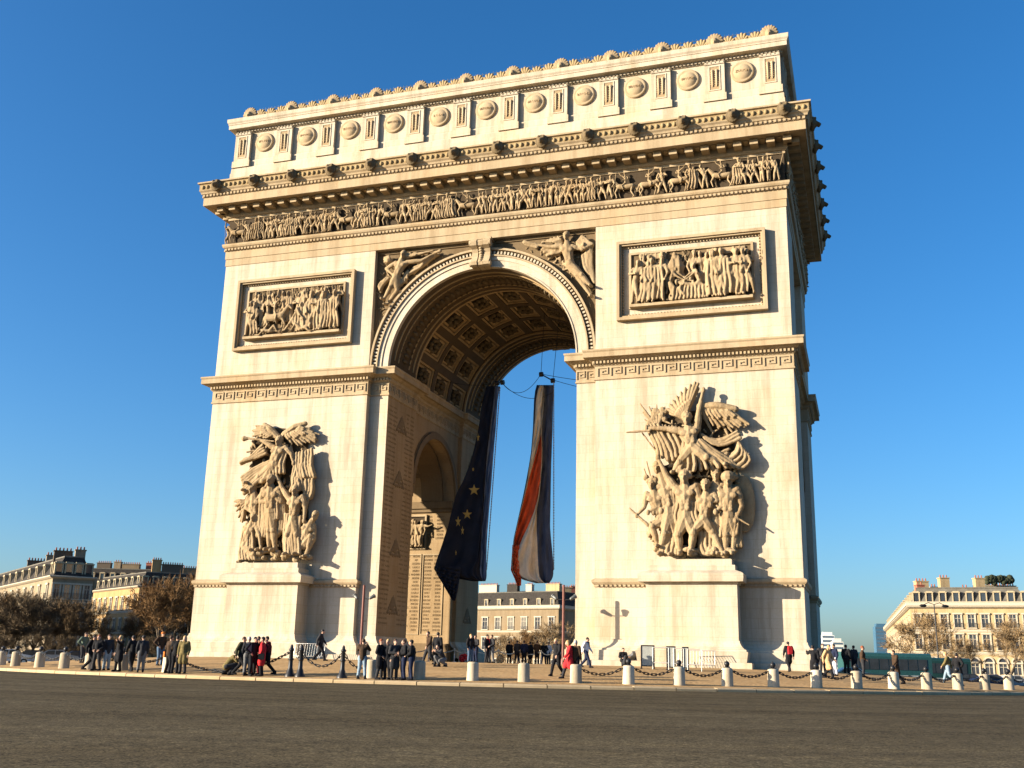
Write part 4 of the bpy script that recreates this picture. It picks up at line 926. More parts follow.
# columns of engraved names: on the jamb pilasters and on the walls of the cross passage
GEN = ['LEFEBVRE','MARCEAU','KLEBER','HOCHE','DESAIX','LANNES','SOULT','DUROC','MORTIER','NEY','BESSIERES','AUGEREAU','MASSENA','OUDINOT','LASALLE','MACDONALD']
txt = [text_mesh(w, .13*len(w), .2, .02) for w in GEN]
ins = MB(); rnd = random.Random(9); fr = MB()
for yy in (1.15, 1.95, 4.35, 5.2):
    z = 18.6
    while z > 2.4:
        a, fs = rnd.choice(txt); ins.add([(-7.308+p[2]*.3, yy+p[0]*.8, z+p[1]*.7) for p in a], fs); z -= .34
for x0 in (-9.3,-11.4,-13.5,-15.6):
    z = 12.2
    while z > 2.3:
        if not (9.0 < z < 10.2):
            for dx in (-.5,.5):
                a, fs = rnd.choice(txt); ins.add([(x0+dx+p[0]*.75, yc+rs_-.004-p[2], z+p[1]*.9) for p in a], fs)
        z -= .31
    for a, b, c, d in ((-.98,-.92,2.2,9.0),(.92,.98,2.2,9.0),(-.92,.92,2.2,2.28),(-.92,.92,8.9,9.0)): fr.box(x0+a, x0+b, yc+rs_-.06, yc+rs_-.002, c, d)
part('engraved_names', ins, stone('engraved_line_stone', (.20,.14,.078), blocks=False)); part('inscription_frame', fr, TRIM)
rp = MB(); rectframe(rp, -.95, .95, -1.5, 1.5, .16, 0, .16)
rpm = rp.mesh('relief_panel'); rr = MB(); rnd = random.Random(8)
for i in range(5): relief_man(rr, -.6+.3*i, -1.3, 2.3, rnd, n=6)
rrm = remesh(rr, .05, 1, 'carved_relief'); gg = MB(); gg.box(-.78,.78,-.02,0,-1.33,1.33); ggm = gg.mesh('panel_ground')
for x in (-11.0, -15.0):
    q = link(bpy.data.objects.new('relief_panel', rpm)); q.parent = arch; q.location = Vector((x, yc+rs_-.001, 10.9))-ABS(arch)
    if not rpm.materials: rpm.materials.append(TRIM); rrm.materials.append(CARVE); ggm.materials.append(FIELD)
    for nm, me in (('panel_ground', ggm), ('carved_relief', rrm)):
        g = link(bpy.data.objects.new(nm, me)); g.parent = q; g.location = (0, 0, 0)

# sculpture pedestals and the two great groups
for s, x0, x1 in ((-1,-18.35,-12.55),(1,12.55,18.30)):
    pd = MB()
    R_ = [(x0,0.0),(x0,-1.84),(x1,-1.84),(x1,0.0)]
    P = [(x0,.01),(x0,-1.66),(x1,-1.66),(x1,.01)]
    pd.sweep(P, [(-.5,-.4)]+[(o*.8 if z < .5 else o, z) for o, z in plinth[1:]], False)
    pd.box(x0, x1, -1.66, .01, 1.6, 5.12)
    pd.sweep(P, [(0,5.1),(.08,5.12),(.1,5.22),(.42,5.25),(.45,5.48),(.45,5.74),(.3,5.84),(0,5.95),(-.1,6.0),(-.1,6.3),(-.32,6.34),(-.32,6.68),(-.5,6.72)], False)
    pd.box(x0+.37, x1-.37, -1.27, .01, 5.9, 6.713)
    part('sculpture_pedestal', pd, WALL)
rg = right_group(); lg_ = left_group()
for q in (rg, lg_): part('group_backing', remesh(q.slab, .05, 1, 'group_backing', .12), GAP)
g = part('sculpture_group', remesh(rg, .034, 1, 'sculpture_group', .045), CARVE); g['label'] = 'carved group of marching warriors under a shouting winged figure'
g = part('sculpture_group', remesh(lg_, .034, 1, 'sculpture_group', .045), CARVE); g['label'] = 'carved group of a cloaked man crowned under a winged trumpeter'

# ------------------------------------------------------------------ flags hung in the vault
def cloth(name): return plain(name, (1,1,1))
def fabric(name, col):
    m, n, l, b = nodes(name); v = coord(n, l); c = ramp(n, l, noise(n, l, v, 2, 3), [(.3, mul(col,.85)), (.7, mul(col,1.1))])
    l.new(c, b.inputs['Base Color']); b.inputs['Roughness'].default_value = .9
    tr = n.new('ShaderNodeBsdfTranslucent'); l.new(c, tr.inputs['Color']); ad = n.new('ShaderNodeMixShader'); ad.inputs[0].default_value = .25
    out = n['Material Output']; l.new(b.outputs[0], ad.inputs[1]); l.new(tr.outputs[0], ad.inputs[2]); l.new(ad.outputs[0], out.inputs['Surface'])
    return m
BLUE = fabric('navy_cloth', (.075,.092,.145)); NAVYD = fabric('dark_navy_cloth', (.020,.024,.040)); RED = fabric('red_cloth', (.92,.12,.03)); WHITE = fabric('white_cloth', (.88,.73,.54)); STARY = fabric('yellow_star_cloth', (.52,.35,.09))
NAVYLIT = fabric('backlit_navy_cloth', (.20,.26,.38))  # same navy flag where light comes through, lightness put into the colour
def flag_mesh(rows, mats_per_strip, depth, Y0, org, zoom, sub=7, vs_=5):
    """rows: (Y, [x0..xn]) in enlarged photograph pixels on the plane y=Y0, each strip between neighbouring x's one colour; folds go to and fro in y"""
    ys = [r[0] for r in rows]; nb = len(rows[0][1]); R = []
    N = 64
    for i in range(N+1):
        t = ys[0]+(ys[-1]-ys[0])*i/N
        xs = [float(np.interp(t, ys, [r[1][k] for r in rows])) for k in range(nb)]; R.append((t, xs))
    mb = MB(); vs = []; cols = (nb-1)*sub+1
    for i, (t, xs) in enumerate(R):
        for k in range(cols):
            a, f = divmod(k, sub)
            x = xs[-1] if a >= nb-1 else xs[a]+(xs[a+1]-xs[a])*f/sub
            tt = t
            d = depth*math.sin(k/sub*math.pi+.5)*(.35+.65*i/N)+.10*math.sin(i*.5+k*1.3)+(.08+.16*i/N)*math.sin(k*1.9+i*.13)+.06*math.sin(k*.7-i*.9)
            d *= min(1.0, (cols-1-k)/2.0)
            p = uny(org[0]+x/zoom, org[1]+tt/zoom, Y0+d); vs.append(p)
    fs = []; mi = []
    for i in range(N):
        for k in range(cols-1):
            fs.append((i*cols+k, (i+1)*cols+k, (i+1)*cols+k+1, i*cols+k+1)); mi.append(mats_per_strip[min(k//sub, nb-2)])
    b = len(mb.v); mb.v += [tuple(p) for p in vs]; mb.f += fs; mb.m += mi; mb.sm += [True]*len(fs)
    return mb, R
def solid(o, t=.03):
    m = o.modifiers.new('thickness', 'SOLIDIFY'); m.thickness = t; m.offset = 0
org = (420, 370); ZF = 3.2
fr_rows = [(48,[374,383,396,396,396,427]),(70,[368,376,397,397,397,427]),(100,[365,371,396,396,396,426]),(150,[363,367,392,392,392,425]),(200,[361,364,388,388,389,424]),(260,[356,358,374,390,391,421]),(300,[350,352,362,389,390,420]),(350,[341,343,348,385,386,419]),(400,[331,333,336,380,382,418]),(450,[320,322,323,367,373,417]),(500,[309,311,311,346,374,416]),(540,[300,302,302,327,375,419]),(580,[296,298,298,312,376,423]),(620,[292,294,296,304,378,427]),(650,[296,298,300,308,380,427]),(668,[318,320,322,330,384,424]),(682,[372,374,376,380,398,412])]
mb, _ = flag_mesh(fr_rows, [0,1,2,1,0], .45, 11.0, org, ZF)
tail = [(560,[296,305,318]),(600,[294,304,316]),(640,[291,304,318]),(668,[303,313,324]),(690,[311,317,323])]
frf = thing('hanging_flag', 'red white and navy striped flag hanging folded from cables in the vault', 'flag', ABS(arch)*0+Vector((1.6, 11.0, 5.5)), 0, 'flags hung in the vault')
o = obj('flag_cloth', mb, [BLUE, WHITE, RED], frf, True); solid(o)
mb, _ = flag_mesh(tail, [0,0], .2, 10.6, org, ZF); o = obj('flag_corner', mb, [RED], frf, True); solid(o)
eu_rows = [(52,[212,236,240,255]),(100,[200,230,234,248]),(150,[193,225,229,245]),(200,[185,219,223,241]),(250,[174,213,217,237]),(300,[160,208,212,233]),(350,[140,203,208,229]),(400,[115,200,205,225]),(450,[102,196,202,221]),(500,[90,192,198,217]),(560,[70,187,195,213]),(610,[53,180,193,212]),(640,[44,160,192,213]),(655,[62,160,194,213]),(668,[120,175,198,212]),(676,[170,188,200,209])]
mb, _ = flag_mesh(eu_rows, [0,0,1], .5, 11.0, org, ZF)
euf = thing('hanging_flag', 'dark blue flag with yellow stars hanging folded beside the left jamb', 'flag', Vector((-3.5, 11.0, 5.0)), 0, 'flags hung in the vault')
o = obj('flag_cloth', mb, [NAVYD, NAVYLIT], euf, True); solid(o)
mb, _ = flag_mesh([(630,[48,80,130]),(650,[52,85,128]),(680,[70,95,125]),(710,[88,103,120]),(738,[104,108,112])], [0,0], .15, 10.5, org, ZF); o = obj('flag_corner', mb, [NAVYD], euf, True); solid(o)
for (x, y, r, sk) in ((173,384,19,1),(151,462,17,.95),(122,485,19,.5),(136,514,16,.35),(186,216,15,.35),(170,318,8,.5),(115,585,10,.3)):
    q = MB(); pts = []
    for k in range(10):
        a = -math.pi/2+math.pi*k/5; rr_ = r if k % 2 == 0 else r*.4; pts.append((x+rr_*math.cos(a)*sk, y+rr_*math.sin(a)))
    q.prism(pts, lambda p: uny(org[0]+p[0]/ZF, org[1]+p[1]/ZF, 10.30), lambda p: uny(org[0]+p[0]/ZF, org[1]+p[1]/ZF, 10.34))
    obj('star', q, STARY, euf, True)
def flagrig(parent, bar, edge):
    q = MB(); a, b = [uny(org[0]+x/ZF, org[1]+y/ZF, 11.0) for x, y in bar]
    q.cyl(a, .05, b, .05, 8); 
    for p in (a, b): q.cyl(p-Vector((.15,0,0)), .2, p+Vector((.15,0,0)), .2, 12)
    obj('spreader_bar', q, IRON, parent, True)
    e0, e1 = [uny(org[0]+x/ZF, org[1]+y/ZF, 10.95) for x, y in edge]; q = MB(); q.cyl(e0, .035, e1, .035, 6)
    for k in range(70): c = e0.lerp(e1, (k+.5)/70); q.ell(c, (.06,.06,.07), n=6, m=4)
    obj('edge_rope', q, plain('grey_rope', (.22,.23,.25), .8), parent, True)
flagrig(frf, ((388,14),(425,34)), ((428,36),(428,640))); flagrig(euf, ((248,42),(264,40)), ((256,54),(213,640)))
q = MB(); p = uny(541,374,11); a = uny(547,336,11)
crown = Vector((1.7, 11.0, ZS+7.2)); crown2 = Vector((3.0, 11.0, ZS+6.9))
for A, B in ((p, crown), (uny(553,380,11), crown2)): q.cyl(A, .022, B, .022, 5)
def sagline(mb, A, B, sag, r=.022):
    P = [A.lerp(B, t/12)-Vector((0,0,sag*4*(t/12)*(1-t/12))) for t in range(13)]; mb.tube(P, r, 5)
sagline(q, uny(541,374,11), Vector((7.6,11.0,22.0)), .1); sagline(q, uny(553,380,11), Vector((7.6,11.2,21.2)), .1)
sagline(q, uny(502,383,11), uny(541,374,11), 1.2); sagline(q, uny(502,383,11), uny(553,392,11), .9)
sagline(q, uny(500,383,11), Vector((-7.3,11.0,23.2)), .3)
tag(obj('suspension_cable', q, IRON), 'thin dark cables strung across the vault above the flags', 'cable')
# ------------------------------------------------------------------ floodlight posts beside the arch
def floodpost(x, y, label):
    g = gz(x, y); t = thing('floodlight_post', label, 'light post', (x, y, g), 0, 'floodlight posts before the arch')
    q = MB(); q.lathe([(.16,0),(.16,.3),(.09,.4),(.085,5.0),(.05,5.05)], n=10); obj('pole', q, RUST, t)
    q = MB(); q.cyl((-.55,0,4.1), .03, (.55,0,4.1), .03, 6); obj('cross_arm', q, IRON, t); q = MB(); q.cyl((-.3,0,2.6), .025, (.3,0,2.6), .025, 6); obj('cross_arm', q, IRON, t)
    for s in (-1, 1):
        q = MB(); q.cap((s*.5,0,4.15), .1, (s*.72,.12,4.3), .13, 8); q.cyl((s*.72,.12,4.3), .15, (s*.76,.16,4.33), .16, 10); obj('floodlight', q, GREYM, t)
floodpost(7.2, -2.0, 'thin red brown floodlight post standing before the open arch, right of the flags')
floodpost(-7.15, -2.0, 'thin red brown floodlight post standing against the shaded edge of the left pier')

# ------------------------------------------------------------------ bollards and chains round the plaza edge
RB = 36.6
def on_ring(u, R=RB):
    k = ray(u, 664+(u-512)*.0233); d = np.array([k[0], k[1]])/math.hypot(k[0], k[1]); o = np.array([CAM[0]-CX, CAM[1]-CY])
    b = o@d; c = o@o-R*R; s = b*b-c
    if s < 0: return None
    t = -b-math.sqrt(s); p = o+d*t; return (p[0]+CX, p[1]+CY)
def bollard_parts(ball):
    t = thing('stone_bollard', None, 'bollard')
    q = MB(); q.lathe([(.27,-.1),(.275,.02),(.265,.06),(.255,.7),(.235,.76),(.16,.79)], n=18); obj('stone_shaft', q, BOLST, t)
    if ball:
        q = MB(); q.lathe([(.13,.78),(.13,.81),(.06,.83),(.05,.86)], n=10); q.ell((0,0,.96), (.125,.125,.125), n=12, m=8); q.cap((0,0,1.08), .03, (0,0,1.11), .01, 6); obj('iron_ball', q, IRON, t)
    return t
right_u = [473,524,576,628.5,679,727,773,816,856,893,926,957,984,1008,1030]
left_u = [3,17,41,65.6,91,124,169]
ORD = ['first','second','third','fourth','fifth','sixth','seventh','eighth','ninth','tenth','eleventh','twelfth','thirteenth','fourteenth','fifteenth']
protoA = bollard_parts(True); protoB = bollard_parts(False); used = {}
pos = {}
def setb(u, ball, label):
    pr = protoA if ball else protoB
    o = pr if pr not in used else copy_tree(pr); used[pr] = 1
    p = on_ring(u); o.location = (p[0], p[1], gz(*p)); o['label'] = label; o['group'] = 'stone bollards along the kerb'
    o.rotation_euler = (0,0,u); pos[u] = Vector(o.location)
for i, u in enumerate(right_u):
    if i < 3: lab = ['bare pale stone bollard left of the gap, shaded and without chain', 'bare pale stone bollard in the middle of the chainless gap', 'bare pale stone bollard in front of the woman in the red coat'][i]
    else: lab = 'ball topped stone bollard, %s in the row right of the chainless gap' % ORD[i-3]
    setb(u, i >= 3, lab)
for i, u in enumerate(left_u): setb(u, True, 'ball topped stone bollard, %s from the left edge beside the trees' % ORD[i])
for u, lab in ((372,'stone bollard half hidden between the photographing man and the black group'), (420,'pale stone bollard at the right end of the group in black coats')): setb(u, False, lab)
ip = thing('iron_bollard', None, 'bollard')
q = MB(); q.lathe([(.24,-.05),(.24,.05),(.17,.14),(.13,.3),(.1,.36),(.085,1.1),(.12,1.14),(.12,1.2),(.07,1.24),(.06,1.34),(.02,1.4)], n=12); obj('post', q, IRON, ip)
q = MB(); q.lathe([(.105,.7),(.125,.72),(.125,.78),(.105,.8)], n=12); obj('collar', q, IRON, ip)
for i, (u, lab) in enumerate(((291,'black cast iron bollard, left one of the close pair'), (301,'black cast iron bollard, right one of the close pair'), (343,'black cast iron bollard standing alone left of the man photographing'))):
    o = ip if i == 0 else copy_tree(ip); p = on_ring(u, 37.0); o.location = (p[0], p[1], gz(*p)); o['label'] = lab; o['group'] = 'black iron bollards along the kerb'; pos[u] = Vector(o.location)
def chain(a, b, za, zb, sag, label):
    A, B = pos[a]+Vector((0,0,za)), pos[b]+Vector((0,0,zb)); L = (B-A).length; n = max(8, int(L/.17)); mb = MB()
    P = [A.lerp(B, i/n)-Vector((0,0,sag*4*(i/n)*(1-i/n))) for i in range(n+1)]
    for i in range(n):
        p, q_ = P[i], P[i+1]; d = (q_-p).normalized(); sd = d.cross(Vector((0,0,1))).normalized(); w = sd if i % 2 else d.cross(sd).normalized()
        ex = d*.03
        for s in (-1,1): mb.cap(p-ex+w*s*.042, .019, q_+ex+w*s*.042, .019, 5, 1)
        for e in (p-ex, q_+ex): mb.cap(e-w*.042, .019, e+w*.042, .019, 5, 1)
    o = obj('chain', mb, IRON); tag(o, label, 'chain', 'iron chains between the bollards')
for i in range(3, len(right_u)-1):
    chain(right_u[i], right_u[i+1], .84, .84, .42, 'sagging iron chain between the %s and %s ball topped bollards right of the gap' % (ORD[i-3], ORD[i-2]))
chain(576, 628.5, .72, .84, .40, 'sagging iron chain that ends at the bare bollard before the red coat')
for i in range(len(left_u)-1):
    chain(left_u[i], left_u[i+1], .84, .84, .40, 'sagging iron chain between the %s and %s bollards from the left end' % (ORD[i], ORD[i+1]))
chain(301, 343, 1.1, 1.1, .62, 'sagging iron chain between the black bollard pair and the lone black bollard')
chain(343, 372, 1.1, .6, .40, 'iron chain hanging right of the lone black bollard')
chain(169, 291, .84, 1.1, .85, 'long low iron chain behind the crouching man')

# ------------------------------------------------------------------ people
SKIN = plain('skin', (.48,.29,.20), .6, 0, .05, 8, .3); SKIND = plain('skin_tanned', (.34,.19,.12), .6, 0, .05, 8, .3)
def cloth_m(name, c): return plain(name, c, .9, 0, .22, 14, .15)
CL = dict(black=cloth_m('black_cloth', (.012,.012,.014)), dark=cloth_m('charcoal_cloth', (.03,.03,.033)), brown=cloth_m('brown_cloth', (.05,.03,.018)), olive=cloth_m('olive_cloth', (.15,.115,.045)), darkolive=cloth_m('dark_olive_cloth', (.05,.05,.028)),
          red=cloth_m('red_wool', (.48,.025,.03)), darkred=cloth_m('dark_red_wool', (.11,.014,.016)), tan=cloth_m('tan_cloth', (.46,.30,.15)), white=cloth_m('white_cotton', (.62,.62,.64)), jeans=cloth_m('blue_denim', (.07,.115,.18)), palejeans=cloth_m('pale_denim', (.20,.27,.33)),
          navy=cloth_m('navy_wool', (.015,.02,.045)), grey=cloth_m('grey_cloth', (.13,.13,.13)), orange=cloth_m('orange_cloth', (.55,.16,.03)), green=cloth_m('green_grey_cloth', (.09,.12,.09)))
HAIR = dict(dark=plain('dark_hair', (.014,.010,.008), .7), brown=plain('brown_hair', (.06,.03,.015), .7), fair=plain('fair_hair', (.42,.27,.11), .7), red=plain('auburn_hair', (.22,.06,.02), .7), grey=plain('grey_hair', (.35,.34,.33), .7))
def V3(d): return {k: Vector(v) for k, v in d.items()}
BASE = dict(h=(0,-.03,1.60), n=(0,0,1.43), s0=(-.18,0,1.40), s1=(.18,0,1.40), p=(0,0,.92), e0=(-.25,.02,1.12), w0=(-.24,-.08,.88), e1=(.25,.02,1.12), w1=(.24,-.08,.88),
            k0=(-.10,-.02,.49), f0=(-.11,.03,.08), k1=(.10,-.02,.49), f1=(.12,.03,.08))
POSES = {'hips': dict(e0=(-.36,.06,1.16), w0=(-.20,-.08,1.0), e1=(.27,.0,1.13), w1=(.16,-.22,1.02), k0=(-.12,-.08,.49), f0=(-.15,-.06,.08), k1=(.11,0,.49), f1=(.15,.06,.08), h=(.03,-.05,1.59)), 'point': dict(e1=(.34,-.18,1.30), w1=(.42,-.42,1.42), e0=(-.25,.02,1.12), w0=(-.2,-.12,.9), h=(.05,-.06,1.59), k0=(-.10,-.06,.49), f0=(-.14,-.06,.08)), 'stand': {}, 'apart': dict(k0=(-.13,-.02,.49), f0=(-.19,.03,.08), k1=(.13,-.02,.49), f1=(.2,.02,.08), e0=(-.28,.03,1.13), w0=(-.16,-.15,1.0), e1=(.28,.03,1.13), w1=(.17,-.14,1.0)),
  'photo': dict(e0=(-.27,-.16,1.24), w0=(-.08,-.36,1.48), e1=(.27,-.16,1.24), w1=(.08,-.36,1.48), k0=(-.12,-.02,.49), f0=(-.16,.03,.08), k1=(.12,-.02,.49), f1=(.16,.03,.08)),
  'walk': dict(k0=(-.09,-.18,.5), f0=(-.09,-.30,.08), k1=(.09,.04,.48), f1=(.09,.36,.12), e0=(-.24,.14,1.13), w0=(-.23,.14,.88), e1=(.24,-.10,1.14), w1=(.22,-.26,.95), h=(0,-.10,1.59), n=(0,-.05,1.43)),
  'fold': dict(e0=(-.26,-.03,1.14), w0=(-.02,-.22,1.12), e1=(.26,-.03,1.14), w1=(.05,-.2,1.07)),
  'crouch': dict(h=(0,-.36,.98), n=(0,-.26,.84), s0=(-.18,-.24,.80), s1=(.18,-.24,.80), p=(0,.05,.38), k0=(-.15,-.38,.50), f0=(-.14,-.10,.08), k1=(.15,-.32,.30), f1=(.14,.12,.10), e0=(-.26,-.38,.62), w0=(-.14,-.55,.72), e1=(.26,-.38,.62), w1=(.12,-.55,.74)),
  'sit': dict(h=(0,-.06,1.12), n=(0,0,.97), s0=(-.18,0,.92), s1=(.18,0,.92), p=(0,.06,.46), k0=(-.12,-.40,.50), f0=(-.12,-.42,.08), k1=(.12,-.40,.50), f1=(.13,-.38,.08), e0=(-.25,-.06,.68), w0=(-.12,-.30,.60), e1=(.25,-.06,.68), w1=(.12,-.30,.60)),
  'lean': dict(h=(.52,-.10,.86), n=(.40,-.03,.74), s0=(.26,-.05,.78), s1=(.46,0,.60), p=(0,.0,.48), k0=(-.30,-.20,.56), f0=(-.45,-.42,.12), k1=(-.32,-.14,.50), f1=(-.50,-.30,.10), e0=(.18,-.26,.60), w0=(.0,-.34,.56), e1=(.56,.10,.44), w1=(.60,-.06,.40))}
def hand(mb, w, d, sd):
    d = d.normalized(); ax = d.cross(Vector((0,1,0)));  ax = ax.normalized() if ax.length > .1 else Vector((1,0,0)); nrm = ax.cross(d).normalized()
    pal = w+d*.05
    mb.cap(w, .026, w+d*.07, .034, 6)
    for k, L in enumerate((.065,.078,.074,.055)):
        a = w+d*.095+ax*(-.03+.02*k); m = a+d*L*.55+nrm*.012; mb.cap(a, .0095, m, .0085, 5, 1); mb.cap(m, .0085, m+d*L*.4+nrm*.03, .007, 5, 1)
    a = w+d*.03+ax*sd*.03; mb.cap(a, .012, a+d*.04+ax*sd*.035+nrm*.01, .009, 5, 1); mb.cap(a+d*.04+ax*sd*.035+nrm*.01, .009, a+d*.075+ax*sd*.035+nrm*.025, .008, 5, 1)
MESHES = {}
def person_meshes(pose, coat, skirt):
    key = (pose, coat, skirt)
    if key in MESHES: return MESHES[key]
    J = V3({**BASE, **POSES[pose]}); h, nk, p = J['h'], J['n'], J['p']; up = (nk-p).normalized()
    sm = (J['s0']+J['s1'])/2; ch = sm.lerp(p, .32); wa = sm.lerp(p, .7)
    # one continuous body under the clothes
    b = MB()
    b.ell(h, (.076,.095,.112), n=14, m=10); b.cap(h+Vector((0,-.03,-.07)), .055, h+Vector((0,-.055,-.085)), .035, 8); b.cap(h+Vector((0,-.085,.0)), .014, h+Vector((0,-.108,-.025)), .016, 6)
    for s in (-1,1): b.ell(h+Vector((s*.078,.01,-.005)), (.014,.025,.034), n=6, m=5); b.ell(h+Vector((s*.032,-.082,.012)), (.016,.012,.011), n=6, m=5)
    b.cap(h+Vector((-.02,-.096,-.055)), .009, h+Vector((.02,-.096,-.055)), .009, 6)
    b.cap(h-Vector((0,-.01,.07)), .05, nk, .06, 10); b.cap(nk, .06, ch, .12, 10); b.cap(ch, .12, wa, .105, 10); b.cap(wa, .105, p, .125, 10)
    for i in '01':
        b.cap(ch, .1, J['s'+i], .06, 8); b.cap(J['s'+i], .06, J['e'+i], .042, 8); b.cap(J['e'+i], .042, J['w'+i], .028, 8)
        hip = p+Vector(((-.09 if i == '0' else .09),0,-.02)); b.cap(hip, .095, J['k'+i], .06, 8); b.cap(J['k'+i], .06, J['f'+i], .038, 8)
        d = (J['w'+i]-J['e'+i]).normalized(); b.cap(J['w'+i], .03, J['w'+i]+d*.09, .032, 6)
    body = remesh(b, .021, 1, 'person'); fb = MB()
    for i, sd in (('0',1),('1',-1)): hand(fb, J['w'+i], J['w'+i]-J['e'+i], sd)
    n0 = len(body.vertices); vs = [tuple(v.co) for v in body.vertices]+fb.v; fs = [tuple(q.vertices) for q in body.polygons]+[tuple(n0+k for k in f) for f in fb.f]
    me = bpy.data.meshes.new('person'); me.from_pydata(vs, [], fs); me.polygons.foreach_set('use_smooth', [True]*len(fs)); bpy.data.meshes.remove(body)
    # jacket or coat
    c = MB(); c.cap(nk-up*.015, .085, ch, .165, 12); c.cap(ch, .168, wa, .155, 12); c.cap(wa, .155, p-up*.02, .165, 12)
    for i in '01':
        c.cap(ch, .14, J['s'+i], .09, 9); c.cap(J['s'+i], .09, J['e'+i], .072, 9); c.cap(J['e'+i], .072, J['w'+i], .055, 9)
        if coat: c.cap(p+Vector(((-.07 if i == '0' else .07),0,0)), .15, J['k'+i].lerp(p, .12)+Vector((0,0,.02)), .155, 9)
    for k in range(7):
        a = 2*math.pi*k/7; q1 = Vector((math.cos(a)*.14, math.sin(a)*.12, 0)); c.cap(ch+q1*.9, .03, p+q1*1.12, .03, 5)
    c.cap(nk+Vector((-.05,-.05,.015)), .035, nk+Vector((.05,-.05,.015)), .035, 6); c.cap(nk+Vector((-.07,.04,.02)), .04, nk+Vector((.07,.04,.02)), .04, 6)
    jk = remesh(c, .024, 1, 'coat' if coat else 'jacket')
    t = MB()
    for i in '01':
        hip = p+Vector(((-.09 if i == '0' else .09),0,-.01)); t.cap(hip, .13, J['k'+i], .085, 9); t.cap(J['k'+i], .085, J['f'+i]+Vector((0,0,.02)), .068, 9)
    t.cap(p, .15, p+up*.08, .145, 9); tr = remesh(t, .024, 1, 'trousers')
    sk = None
    if skirt:
        s = MB(); s.cap(p, .15, (J['k0']+J['k1'])/2+Vector((0,0,.1)), .21, 12); sk = remesh(s, .03, 1, 'skirt')
    shs = []
    for i in '01':
        s = MB(); f = J['f'+i]; s.cap(f+Vector((0,.035,-.025)), .05, f+Vector((0,-.15,-.04)), .042, 8); s.cap(f+Vector((0,.03,-.02)), .05, f+Vector((0,.02,.05)), .052, 8); s.box(f.x-.045, f.x+.045, f.y-.19, f.y+.08, f.z-.085, f.z-.06); shs.append(s.mesh('shoe'))
    hr = {}
    for st in ('short','long','hat','beret'):
        q = MB()
        if st in ('short','long'): q.ell(h+Vector((0,.02,.035)), (.088,.098,.1), n=14, m=8)
        if st == 'long':
            q.ell(h+Vector((0,.06,-.06)), (.085,.06,.13), n=10, m=7); [q.cap(h+Vector((s*.07,.02,0)), .03, h+Vector((s*.075,.02,-.15)), .025, 6) for s in (-1,1)]
        if st == 'hat': q.ell(h+Vector((0,.01,.06)), (.098,.11,.092), n=14, m=8); q.cap(h+Vector((-.06,-.02,.045)), .06, h+Vector((.06,-.02,.045)), .06, 8); q.ell(h+Vector((0,.01,.155)), (.03,.03,.03), n=6, m=5)
        if st == 'beret': q.ell(h+Vector((0,.01,.07)), (.11,.12,.07), n=14, m=8)
        hr[st] = q.mesh('hair' if st in ('short','long') else 'hat')
    q = MB(); q.box(-.12,.12,.17,.31,1.0,1.42); q.cap((-.1,.29,1.05), .03, (.1,.29,1.05), .03, 6); q.cap((-.08,.2,1.42), .04, (.08,.2,1.42), .04, 6); bk = q.mesh('backpack')
    q = MB(); q.box(.24,.34,-.12,.14,.72,.98); q.cap((.25,.01,.98), .014, (.1,.02,1.42), .014, 5); bag = q.mesh('shoulder_bag')
    q = MB(); [q.cap(nk+Vector((.085*math.cos(2*math.pi*k/8), .08*math.sin(2*math.pi*k/8)-.01, .01)), .036, nk+Vector((.085*math.cos(2*math.pi*(k+1)/8), .08*math.sin(2*math.pi*(k+1)/8)-.01, .01)), .036, 6) for k in range(8)]; q.cap(nk+Vector((.04,-.12,0)), .035, ch+Vector((.05,-.18,-.05)), .04, 6); scf = q.mesh('scarf')
    hl = (J['w0']+J['w1'])/2; q = MB(); q.box(hl.x-.035, hl.x+.035, hl.y-.02, hl.y, hl.z+.01, hl.z+.11); cam_ = q.mesh('camera')
    for m in [me, jk, tr, bk, bag, scf, cam_]+shs+list(hr.values())+([sk] if sk else []): m.materials.append(SKIN)
    MESHES[key] = dict(body=me, jacket=jk, trousers=tr, skirt=sk, shoes=shs, hair=hr, backpack=bk, shoulder_bag=bag, scarf=scf, camera=cam_)
    return MESHES[key]
def mo(name, me, mat, parent=None):
    o = link(bpy.data.objects.new(name, me)); o.material_slots[0].link = 'OBJECT'; o.material_slots[0].material = mat
    if parent: o.parent = parent
    return o
def person(u, hpx, pose, jacket, trousers, turn, hair, label, style='short', coat=False, skirt=None, extras=(), H=1.74, pos_=None, z=None, group='visitors on the plaza', skin=None):
    """turn: 0 faces the camera, 90 faces the right of the picture, 180 faces away"""
    M = person_meshes(pose, coat, bool(skirt))
    if pos_ is None:
        P = at_d(u, FPX*H/hpx)
    else: P = Vector((*pos_, 0))
    if pos_ is None and math.hypot(P.x-CX, P.y-CY) > 37.25 and hpx < 100:
        q2 = on_ring(u, 37.25)
        if q2: P = Vector((*q2, 0))
    zz = gz(P.x, P.y) if z is None else z
    o = mo('person', M['body'], skin or SKIN); tag(o, label, 'person', group)
    k = H/1.74*(1.0); o.scale = (k,k,k); o.location = (P.x, P.y, zz)
    d = math.atan2(CAM[1]-P.y, CAM[0]-P.x)
    o.rotation_euler = (0,0,d+math.pi/2+math.radians(turn))
    mo('coat' if coat else 'jacket', M['jacket'], CL[jacket], o); mo('trousers', M['trousers'], CL[trousers], o)
    if skirt: mo('skirt', M['skirt'], CL[skirt], o)
    for s in M['shoes']: mo('shoe', s, CL['black'], o)
    hm = HAIR.get(hair) or CL[hair]; mo('hair' if style in ('short','long') else 'hat', M['hair'][style], hm, o)
    if style in ('hat','beret'): mo('hair', M['hair']['short'], HAIR['dark'], o)
    for nm, col in extras: mo(nm, M[nm], CL[col], o)
    return o
